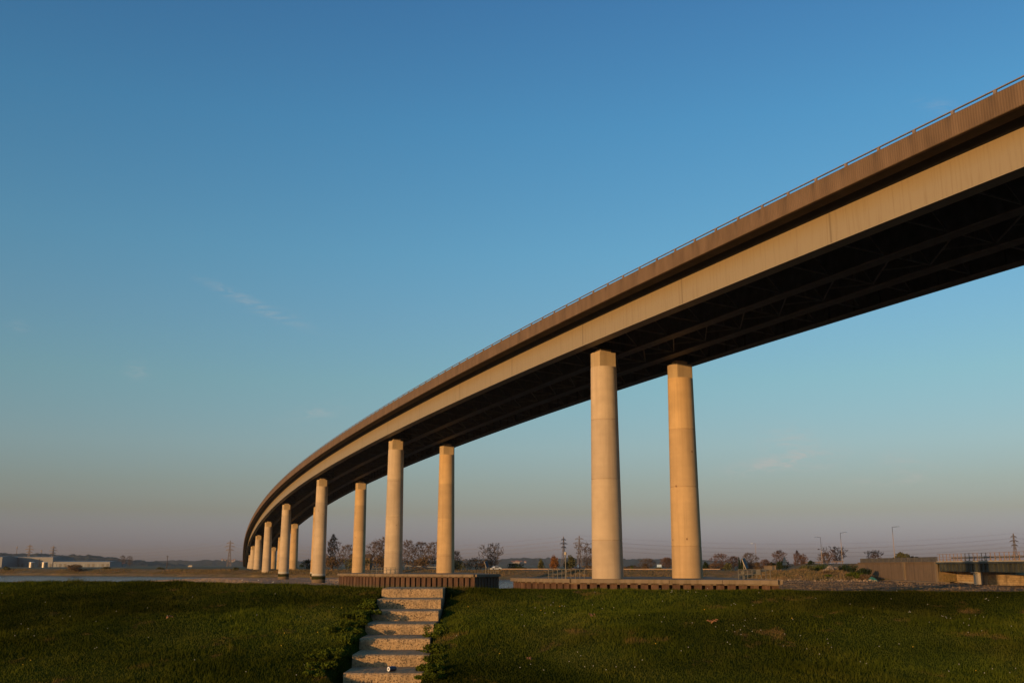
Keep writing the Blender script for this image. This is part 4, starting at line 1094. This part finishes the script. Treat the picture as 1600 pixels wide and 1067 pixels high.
# rubble stones at the foot of the planted slope
mb = MB()
for k in range(420):
    q = rng.random(); px = 1195+q*175; Y = 300+rng.uniform(-9, 9)-q*18; x = xat(px, Y, .9); s1 = rng.uniform(.1, .42); zz = .6+rng.uniform(0, .5)
    ps = [np.array((x, Y, zz))+nrm(rng.normal(size=3))*s1*rng.uniform(.7, 1) for _ in range(4)]; mb.add(ps, [(0, 1, 2), (0, 2, 3), (0, 3, 1), (1, 3, 2)])
tag(mb.build('rubble', M['rubble_stone']), 'pale broken stone at the foot of the planted slope', 'rubble', kind='stuff')

# ------------------------------------------------------------------ pylons, cables, masts
def pylon(px, pyt, Y, label, rot=0.0, group='electricity pylons', bw=.13):
    x, zt = at(px, pyt, Y); zb = 3.0; H = zt-zb
    t_ = thing('electricity_pylon', (x, Y, zb), label, 'pylon', group)
    tw = max(.22, Y/FPX*.42)
    ca, sa = math.cos(rot), math.sin(rot)
    def q(u, i, j): 
        hw = H*(.052*(1-u/.6)+.024) if u < .6 else H*(.024-.018*(u-.6)/.4)
        return (x+(i*ca-j*sa)*hw, Y+(i*sa+j*ca)*hw, zb+H*u)
    lv = [0, .18, .34, .48, .6, .7, .8, .9, 1.0]; mb = MB()
    for i, j in ((-1, -1), (1, -1), (1, 1), (-1, 1)):
        for a, b in zip(lv[:-1], lv[1:]): mb.bar(q(a, i, j), q(b, i, j), tw)
    cr = ((-1, -1), (1, -1), (1, 1), (-1, 1))
    for a, b in zip(lv[:-1], lv[1:]):
        for k in range(4):
            c0, c1 = cr[k], cr[(k+1) % 4]
            mb.bar(q(a, *c0), q(b, *c1), tw*.55); mb.bar(q(a, *c1), q(b, *c0), tw*.55); mb.bar(q(b, *c0), q(b, *c1), tw*.55)
    mb.build('tower', M['pylon_steel'], t_)
    tips = []
    for u, ln in ((.63, .15), (.76, .20), (.89, .14)):
        mb = MB()
        for sg in (-1, 1):
            tip = (x+sg*H*ln*ca, Y+sg*H*ln*sa, zb+H*u); tips.append(tip)
            for j in (-1, 1):
                mb.bar(q(u, sg, j), tip, tw*1.7); mb.bar(q(min(1, u+.05), sg, j), tip, tw*1.2)
            mb.bar(tip, (tip[0], tip[1], tip[2]-H*.035), tw*.6)
        mb.build('crossarm', M['pylon_steel'], t_)
    return [(a[0], a[1], a[2]-H*.035) for a in tips]+[(x, Y, zt)]
pA = pylon(47, 850, 2500, 'left one of two distant pylons above the grey warehouse')
pB = pylon(84, 852, 2550, 'right one of two distant pylons above the grey warehouse')
pC = pylon(360, 844, 1900, 'pylon standing alone on the marsh left of the viaduct')
pD = pylon(880.5, 838, 1500, 'left one of the paired pylons beside the nearest pier', .9)
pE = pylon(905, 836.5, 1500, 'right one of the paired pylons beside the nearest pier', .2)
pF = pylon(1583, 833, 1500, 'pylon rising behind the low steel bridge', .5)
def line_set(A, B, label, sag, r=.07):
    c = (np.array(A[0])+np.array(B[0]))/2; t_ = thing('power_line', tuple(c), label, 'power line', 'overhead power lines')
    for a, b in zip(A, B):
        a, b = np.array(a), np.array(b); pts_ = [a+(b-a)*u-np.array((0, 0, sag*4*u*(1-u))) for u in np.linspace(0, 1, 15)]
        mb = MB(); mb.tube(pts_, r, 3, cap=False); mb.build('cable', M['pylon_steel'], t_)
def shifted(A, dx, dy): return [(a[0]+dx, a[1]+dy, a[2]) for a in A]
line_set(pD, shifted(pC, 0, 0), 'power line sagging left from the paired pylons to the marsh pylon', 16)
line_set(pE, pF, 'power line running right from the paired pylons to the bridge pylon', 14)
line_set(pC, pB, 'power line running left from the marsh pylon to the warehouse pylons', 14)
line_set(pF, shifted(pF, 420, -60), 'power line leaving the bridge pylon towards the right', 9)
def mast(px, pyt, Y, label):
    x, zt = at(px, pyt, Y); zb = 20
    t_ = thing('radio_mast', (x, Y, zb), label, 'mast', 'radio masts on the hill')
    mb = MB(); mb.tube([(x, Y, zb), (x, Y, zt-4)], [1.1, .7], 6); mb.build('tower', M['pylon_steel'], t_)
    mb = MB(); mb.lathe([(1.6, zt-7), (1.9, zt-6), (1.9, zt-2), (.8, zt)], (x, Y, 0), 8); mb.build('antenna', M['house_wall'], t_)
mast(27, 853, 3250, 'thin radio mast with a pale tip on the left hill')
mast(65, 858.5, 3250, 'short radio mast on the hill between two pylons')
def tpole(px, pyt, Y, label, arm):
    x, zt = at(px, pyt, Y); zb = 3.0
    t_ = thing('telegraph_pole', (x, Y, zb), label, 'pole', 'telegraph poles on the marsh')
    mb = MB(); mb.tube([(x, Y, zb), (x, Y, zt)], [.24, .18], 6); mb.build('post', M['bark'], t_)
    mb = MB(); mb.bar((x-arm, Y, zt-.7), (x+arm, Y, zt-.7), .22); mb.build('crossarm', M['bark'], t_)
tpole(262, 867.5, 700, 'telegraph pole with a short crossarm on the marsh at centre left', 1.0)
tpole(62, 872.5, 900, 'telegraph pole standing between the two storage tanks', 1.7)
x, zt = at(905.3, 872, 380); t_ = thing('marker_pole', (x, 380, 3.0), 'rusty red marker pole behind the near guard rail', 'pole')
mb = MB(); mb.tube([(x, 380, 3.0), (x, 380, zt)], .13, 6); mb.build('post', M['rust_pole'], t_)
mb = MB(); mb.box((x-.5, 380, 4.7), (.6, .2, .9)); mb.build('plate', M['white_paint'], t_)

# ------------------------------------------------------------------ warehouses, tanks, small buildings
def shed(px0, px1, pyt, Y, depth, label, wall, roofm, doors, name='warehouse', fascia=True):
    x0, zt = at(px0, pyt, Y); x1, _ = at(px1, pyt, Y); zb = 2.8; cxm = (x0+x1)/2
    t_ = thing(name, (cxm, Y, zb), label, 'warehouse', 'sheds beyond the far bank')
    mb = MB(); mb.box((cxm, Y+depth/2, (zb+zt-1)/2), (x1-x0, depth, zt-1-zb)); mb.build('wall', M[wall], t_)
    mb = MB(); mb.add([(x0-.4, Y-.4, zt-1), (x1+.4, Y-.4, zt-1), (x1+.4, Y+depth+.4, zt-1), (x0-.4, Y+depth+.4, zt-1), (x0-.4, Y+depth/2, zt), (x1+.4, Y+depth/2, zt)],
        [(0, 1, 5, 4), (2, 3, 4, 5), (0, 4, 3), (1, 2, 5), (3, 2, 1, 0)]); mb.build('roof', M[roofm], t_)
    n = doors
    for k in range(n):
        x = x0+(x1-x0)*(k+.5)/n; mb = MB(); mb.box((x, Y-.15, zb+2.3), ((x1-x0)/n*.45, .3, 4.0)); mb.build('loading_door', M['galvanised'] if k % 3 else M['sign_grey'], t_)
    return t_
shed(6, 83, 868.8, 1300, 60, 'big grey warehouse with a row of loading doors at far left', 'grey_cladding', 'pale_cladding', 14)
shed(-70, 4, 868.6, 1260, 40, 'grey warehouse end cut off by the left edge of the picture', 'pale_cladding', 'pale_cladding', 3)
shed(83.6, 172, 876.0, 1290, 40, 'long low white shed right of the big grey warehouse', 'pale_cladding', 'pale_cladding', 12)
shed(173, 192, 879.2, 1350, 14, 'small shed with an orange roof beside the long white shed', 'grey_cladding', 'brick_roof', 3, 'small_shed')
def tank(px, Y, label):
    x, zt = at(px, 877.8, Y); zb = 2.9; r = 4.6/FPX*Y*.97
    t_ = thing('storage_tank', (x, Y, zb), label, 'tank', 'white storage tanks before the warehouse')
    mb = MB(); mb.lathe([(r, zb), (r, zt-.25)], (x, Y, 0), 24); soft(mb.build('shell', M['tank_metal'], t_))
    mb = MB(); mb.lathe([(r*1.02, zt-.25), (r*1.02, zt-.1), (r*.1, zt+.15)], (x, Y, 0), 24); mb.build('lid', M['white_paint'], t_)
tank(50, 960, 'left one of two round white storage tanks before the grey warehouse'); tank(70, 960, 'right one of two round white storage tanks before the grey warehouse')
random.seed(11)
for k in range(26):
    if k < 14: px = random.uniform(800, 835); py = random.uniform(878, 884); Y = 4150+random.uniform(-100, 200)
    else: px = random.uniform(345, 378) if k < 20 else random.uniform(856, 872); py = random.uniform(875, 879); Y = 4600+random.uniform(-100, 100)
    x, zc_ = at(px, py, Y); wd = random.uniform(6, 11); h = random.uniform(3.5, 5.5)
    t_ = thing('house', (x, Y, zc_), ('pale sunlit house among many low on the far hillside in the gap between platforms' if k < 14 else 'tiny sunlit house among many on the far skyline behind the marsh pylon' if k < 20 else 'pale house among many on the far hillside behind the orange tree'), 'house',
               ('houses in the gap between platforms' if k < 14 else 'houses behind the marsh pylon' if k < 20 else 'houses behind the orange tree'))
    mb = MB(); mb.box((x, Y, zc_+h/2-3), (wd, 8, h+6)); mb.build('wall', M['house_wall'], t_)
    mb = MB(); z0 = zc_+h; mb.add([(x-wd/2-.3, Y-4.3, z0), (x+wd/2+.3, Y-4.3, z0), (x+wd/2+.3, Y+4.3, z0), (x-wd/2-.3, Y+4.3, z0), (x-wd/2, Y, z0+3), (x+wd/2, Y, z0+3)], [(0, 1, 5, 4), (2, 3, 4, 5), (0, 4, 3), (1, 2, 5), (3, 2, 1, 0)]); mb.build('roof', M['brick_roof'], t_)
# hut by the trees, marsh van, road furniture
x, zt = at(1205, 884, 372); t_ = thing('hut', (x, 372, 3), 'small pale concrete hut half hidden by dark bushes', 'hut')
mb = MB(); mb.box((x, 374, (2.5+zt)/2), (3.4, 4, zt-2.5)); mb.build('wall', M['platform_concrete'], t_); mb = MB(); mb.box((x, 374, zt+.12), (3.9, 4.5, .22)); mb.build('roof', M['wall_concrete'], t_)
mb = MB(); mb.box((x+.7, 371.96, 4.0), (.8, .08, 1.7)); mb.build('door', M['dark_steel'], t_)
x, zt = at(562, 871.5, 446); t_ = thing('barn', (x, 446, 3), 'pale roofed building among the bare trees by the poplar', 'building')
mb = MB(); mb.box((x, 450, (3+zt)/2), (9, 8, zt-3)); mb.build('wall', M['wall_concrete'], t_)
mb = MB(); mb.add([(x-4.8, 445.6, zt), (x+4.8, 445.6, zt), (x+4.8, 454.4, zt), (x-4.8, 454.4, zt), (x-4.6, 450, zt+1.8), (x+4.6, 450, zt+1.8)], [(0, 1, 5, 4), (2, 3, 4, 5), (0, 4, 3), (1, 2, 5), (3, 2, 1, 0)]); mb.build('roof', M['wall_concrete'], t_)

def vehicle(px, Y, z0, heading, label, cat, van=False, m='white_paint', sc_=1.0):
    x = xat(px, Y, z0); t_ = thing('parked_car' if not van else 'van', (x, Y, z0), label, cat)
    ca, sa = math.cos(heading), math.sin(heading)
    def T(u, v, z): return (x+(u*ca-v*sa)*sc_, Y+(u*sa+v*ca)*sc_, z0+z*sc_)
    side = [(-2.1, .35), (-2.15, .8), (-2.0, 1.0), (-1.5, 1.05), (-.9, 1.45), (.6, 1.48), (1.25, 1.0), (2.0, .85), (2.12, .6), (2.1, .35)] if not van else [(-2.4, .4), (-2.45, 2.0), (-2.3, 2.15), (1.2, 2.15), (1.8, 1.25), (2.4, 1.05), (2.45, .4)]
    n = len(side); mb = MB(); ins = lambda zz: .82-.16*max(0, (zz-.95))/.5 if not van else .9
    mb.v += [T(u, -ins(zz), zz) for u, zz in side]+[T(u, ins(zz), zz) for u, zz in side]
    for i in range(n): j = (i+1) % n; mb.f.append((i, j, n+j, n+i))
    mb.f.append(tuple(range(n))[::-1]); mb.f.append(tuple(n+i for i in range(n))); bd_ = mb.build('body', M[m], t_)
    for sg in (-1, 1):
        mb = MB(); u0, u1 = (-.95, .95) if not van else (.7, 1.5); z_ = (1.04, 1.38) if not van else (1.3, 1.85); y0_, y1_ = (.83, .72) if not van else (.91, .91)
        mb.add([T(u0-.3 if not van else u0, sg*y0_, z_[0]), T(u1, sg*y0_, z_[0]), T(u1-.45, sg*y1_, z_[1]), T(u0, sg*y1_, z_[1])], [(0, 1, 2, 3)]); mb.build('window', M['glass_dark'], t_)
        for u in (-1.35, 1.35):
            mb = MB(); c0 = np.array(T(u, sg*.62, .33)); c1 = np.array(T(u, sg*.86, .33)); mb.tube([c0, c1], .33*sc_, 14); mb.build('wheel', M['tyre'], t_)
    return t_
vehicle(774.5, 405, 3.12, R(205), 'white car parked on the far bank behind the short guard rail', 'car')
vehicle(297, 1150, 3.1, R(180), 'small white van far off on the marsh, right of the telegraph pole', 'van', True, 'pale_concrete')
vehicle(902, 392, 3.1, R(190), 'dark blue car on the far bank behind the near guard rail', 'car', m='dark_panel')
# road barrier on the far bank
def barrier(pts, label, z0, h, wpost=.1):
    c = pts[len(pts)//2]; t_ = thing('crash_barrier', (c[0], c[1], z0), label, 'barrier', 'crash barriers along the far bank road')
    mb = MB()
    for a, b in zip(pts[:-1], pts[1:]): mb.bar((a[0], a[1], a[2] if len(a) > 2 else z0+h), (b[0], b[1], b[2] if len(b) > 2 else z0+h), .12, .34)
    mb.build('beam', M['pale_cladding'] if wpost > .1 else M['rail_orange'], t_)
    for a, b in zip(pts[:-1], pts[1:]):
        n_ = max(1, int(math.hypot(b[0]-a[0], b[1]-a[1])/4.5))
        for k in range(n_):
            u = k/n_; zt_ = (a[2]*(1-u)+b[2]*u) if len(a) > 2 else z0+h
            mb = MB(); mb.bar((a[0]+(b[0]-a[0])*u, a[1]+(b[1]-a[1])*u+.1, z0-.05), (a[0]+(b[0]-a[0])*u, a[1]+(b[1]-a[1])*u+.1, zt_), .1); mb.build('post', M['rail_orange'], t_)
pp = []
for px, py, Y in ((633, 883.3, 416), (650, 884.2, 410), (675, 885.6, 404), (692, 886.2, 400)): x, zz = at(px, py, Y); pp.append((x, Y, zz))
barrier(pp, 'pale crash barrier between the two piers of the rusty platform', 3.05, .8, .2)
barrier([(xat(px, Y, 3.8), Y) for px, Y in ((784, 386), (815, 382), (850, 378), (890, 374), (926, 371))], 'straight low crash barrier on the bank between the platforms', 3.1, .55)
barrier([(xat(px, Y, 3.8), Y) for px, Y in ((972, 372), (1010, 369), (1050, 366), (1100, 362), (1125, 360))], 'straight low crash barrier on the bank behind the nearest two piers', 3.1, .55)
barrier([(xat(px, Y, 6.3), Y) for px, Y in ((1258, 420), (1275, 400), (1300, 365), (1318, 344))], 'crash barrier curving up the planted slope to the retaining wall', 5.5, .75)
# signs
x, zt = at(1030, 881.5, 385); t_ = thing('sign_board', (x, 385, 3.1), 'pale blue sign board on two posts between the nearest piers', 'sign')
mb = MB(); mb.box((x, 385, zt-.5), (1.7, .08, .95)); mb.build('board', M['sign_blue'], t_)
for sg in (-.6, .6): mb = MB(); mb.bar((x+sg, 385.08, 3.0), (x+sg, 385.08, zt-.1), .09); mb.build('post', M['galvanised'], t_)
x, zt = at(1225.5, 869, 352); t_ = thing('road_sign', (x, 352, 3.1), 'back of a triangular grey road sign above the bushes', 'sign')
mb = MB(); w2 = .75
mb.hexa([(x-w2, 352, zt-1.9), (x+w2, 352, zt-1.9), (x+w2, 352.06, zt-1.9), (x-w2, 352.06, zt-1.9), (x-.08, 352, zt), (x+.08, 352, zt), (x+.08, 352.06, zt), (x-.08, 352.06, zt)]); mb.build('plate', M['sign_grey'], t_)
mb = MB(); mb.box((x, 352.03, zt-2.45), (1.5, .06, .85)); mb.build('sub_plate', M['sign_grey'], t_)
for sg in (-.35, .35): mb = MB(); mb.bar((x+sg, 352.12, 3.0), (x+sg, 352.12, zt-.6), .09); mb.build('post', M['galvanised'], t_)
# teal tarpaulin heap by the wall
x, zt = at(1363, 901.5, 288); rs = np.random.default_rng(8); mb = MB()
mb.grid(list(np.linspace(-1.4, 1.4, 12)), list(np.linspace(-1.2, 1.2, 10)), lambda a, b: (x+a, 288+b, .55+1.2*max(0, 1-(a/1.45)**2)*max(0, 1-(b/1.25)**2)*(1+.3*fbm(a*2, b*2, 4, 3))))
tag(mb.build('tarpaulin', M['teal_tarp'], loc=(x, 288, .6)), 'crumpled teal tarpaulin heap at the foot of the retaining wall', 'tarpaulin')

# ------------------------------------------------------------------ gulls on the mud
def gull(px, py, Y, label):
    x, _ = at(px, py, Y); z0 = .27
    t_ = thing('gull', (x, Y, z0), label, 'bird', 'white gulls resting by the river')
    mb = MB(); k_ = .62; prof_ = [(.02, -.30), (.07, -.22), (.13, -.05), (.14, .05), (.10, .18), (.07, .24), (.075, .30), (.06, .36), (.02, .40)]
    n = 12
    for r, d in prof_:
        for k in range(n):
            q = 2*math.pi*k/n; lift = .17+(.13 if d > .2 else 0)+.05*d; mb.v.append((x+d*k_, Y+r*k_*.8*math.cos(q), z0+(lift+r*math.sin(q))*k_))
    for i in range(len(prof_)-1):
        for k in range(n): k2 = (k+1) % n; mb.f.append((i*n+k, i*n+k2, (i+1)*n+k2, (i+1)*n+k))
    mb.f.append(tuple(range(n))); e = (len(prof_)-1)*n; mb.f.append(tuple(e+k for k in range(n))[::-1])
    for sg in (-1, 1): mb.tube([(x+.01, Y+sg*.025, z0+.06), (x+.02, Y+sg*.025, z0-.02)], .012, 5)
    mb.build('body', M['gull_white'], t_, smooth=True)
    mb = MB()
    for sg in (-1, 1): mb.add([(x+.10, Y+sg*.074, z0+.16), (x-.06, Y+sg*.08, z0+.175), (x-.22, Y+sg*.02, z0+.11), (x-.03, Y+sg*.077, z0+.075)], [(0, 1, 2, 3)])
    mb.build('wing', M['gull_grey'], t_)
    mb = MB(); mb.tube([(x+.245, Y, z0+.20), (x+.295, Y, z0+.187)], [.02, .006], 6); mb.build('beak', M['dandelion'], t_)
gull(378, 908.2, 330, 'white gull at the water edge, leftmost of three'); gull(403.5, 908.3, 325, 'white gull at the water edge, middle of three'); gull(426.5, 910.4, 290, 'white gull on the mud, rightmost of three')

# ------------------------------------------------------------------ evening air
mb = MB(); mb.box((0, 3150, 44), (9000, 6500, 92))
hzm = bpy.data.materials.new('haze'); hzm.use_nodes = True; ht = hzm.node_tree; ht.nodes.clear()
ho = ht.nodes.new('ShaderNodeOutputMaterial'); hv = ht.nodes.new('ShaderNodeVolumePrincipled'); ht.links.new(hv.outputs[0], ho.inputs['Volume'])
hv.inputs['Color'].default_value = (.90, .86, .84, 1); hv.inputs['Density'].default_value = 4e-5; hv.inputs['Anisotropy'].default_value = .2
tag(mb.build('haze', hzm), kind='stuff')
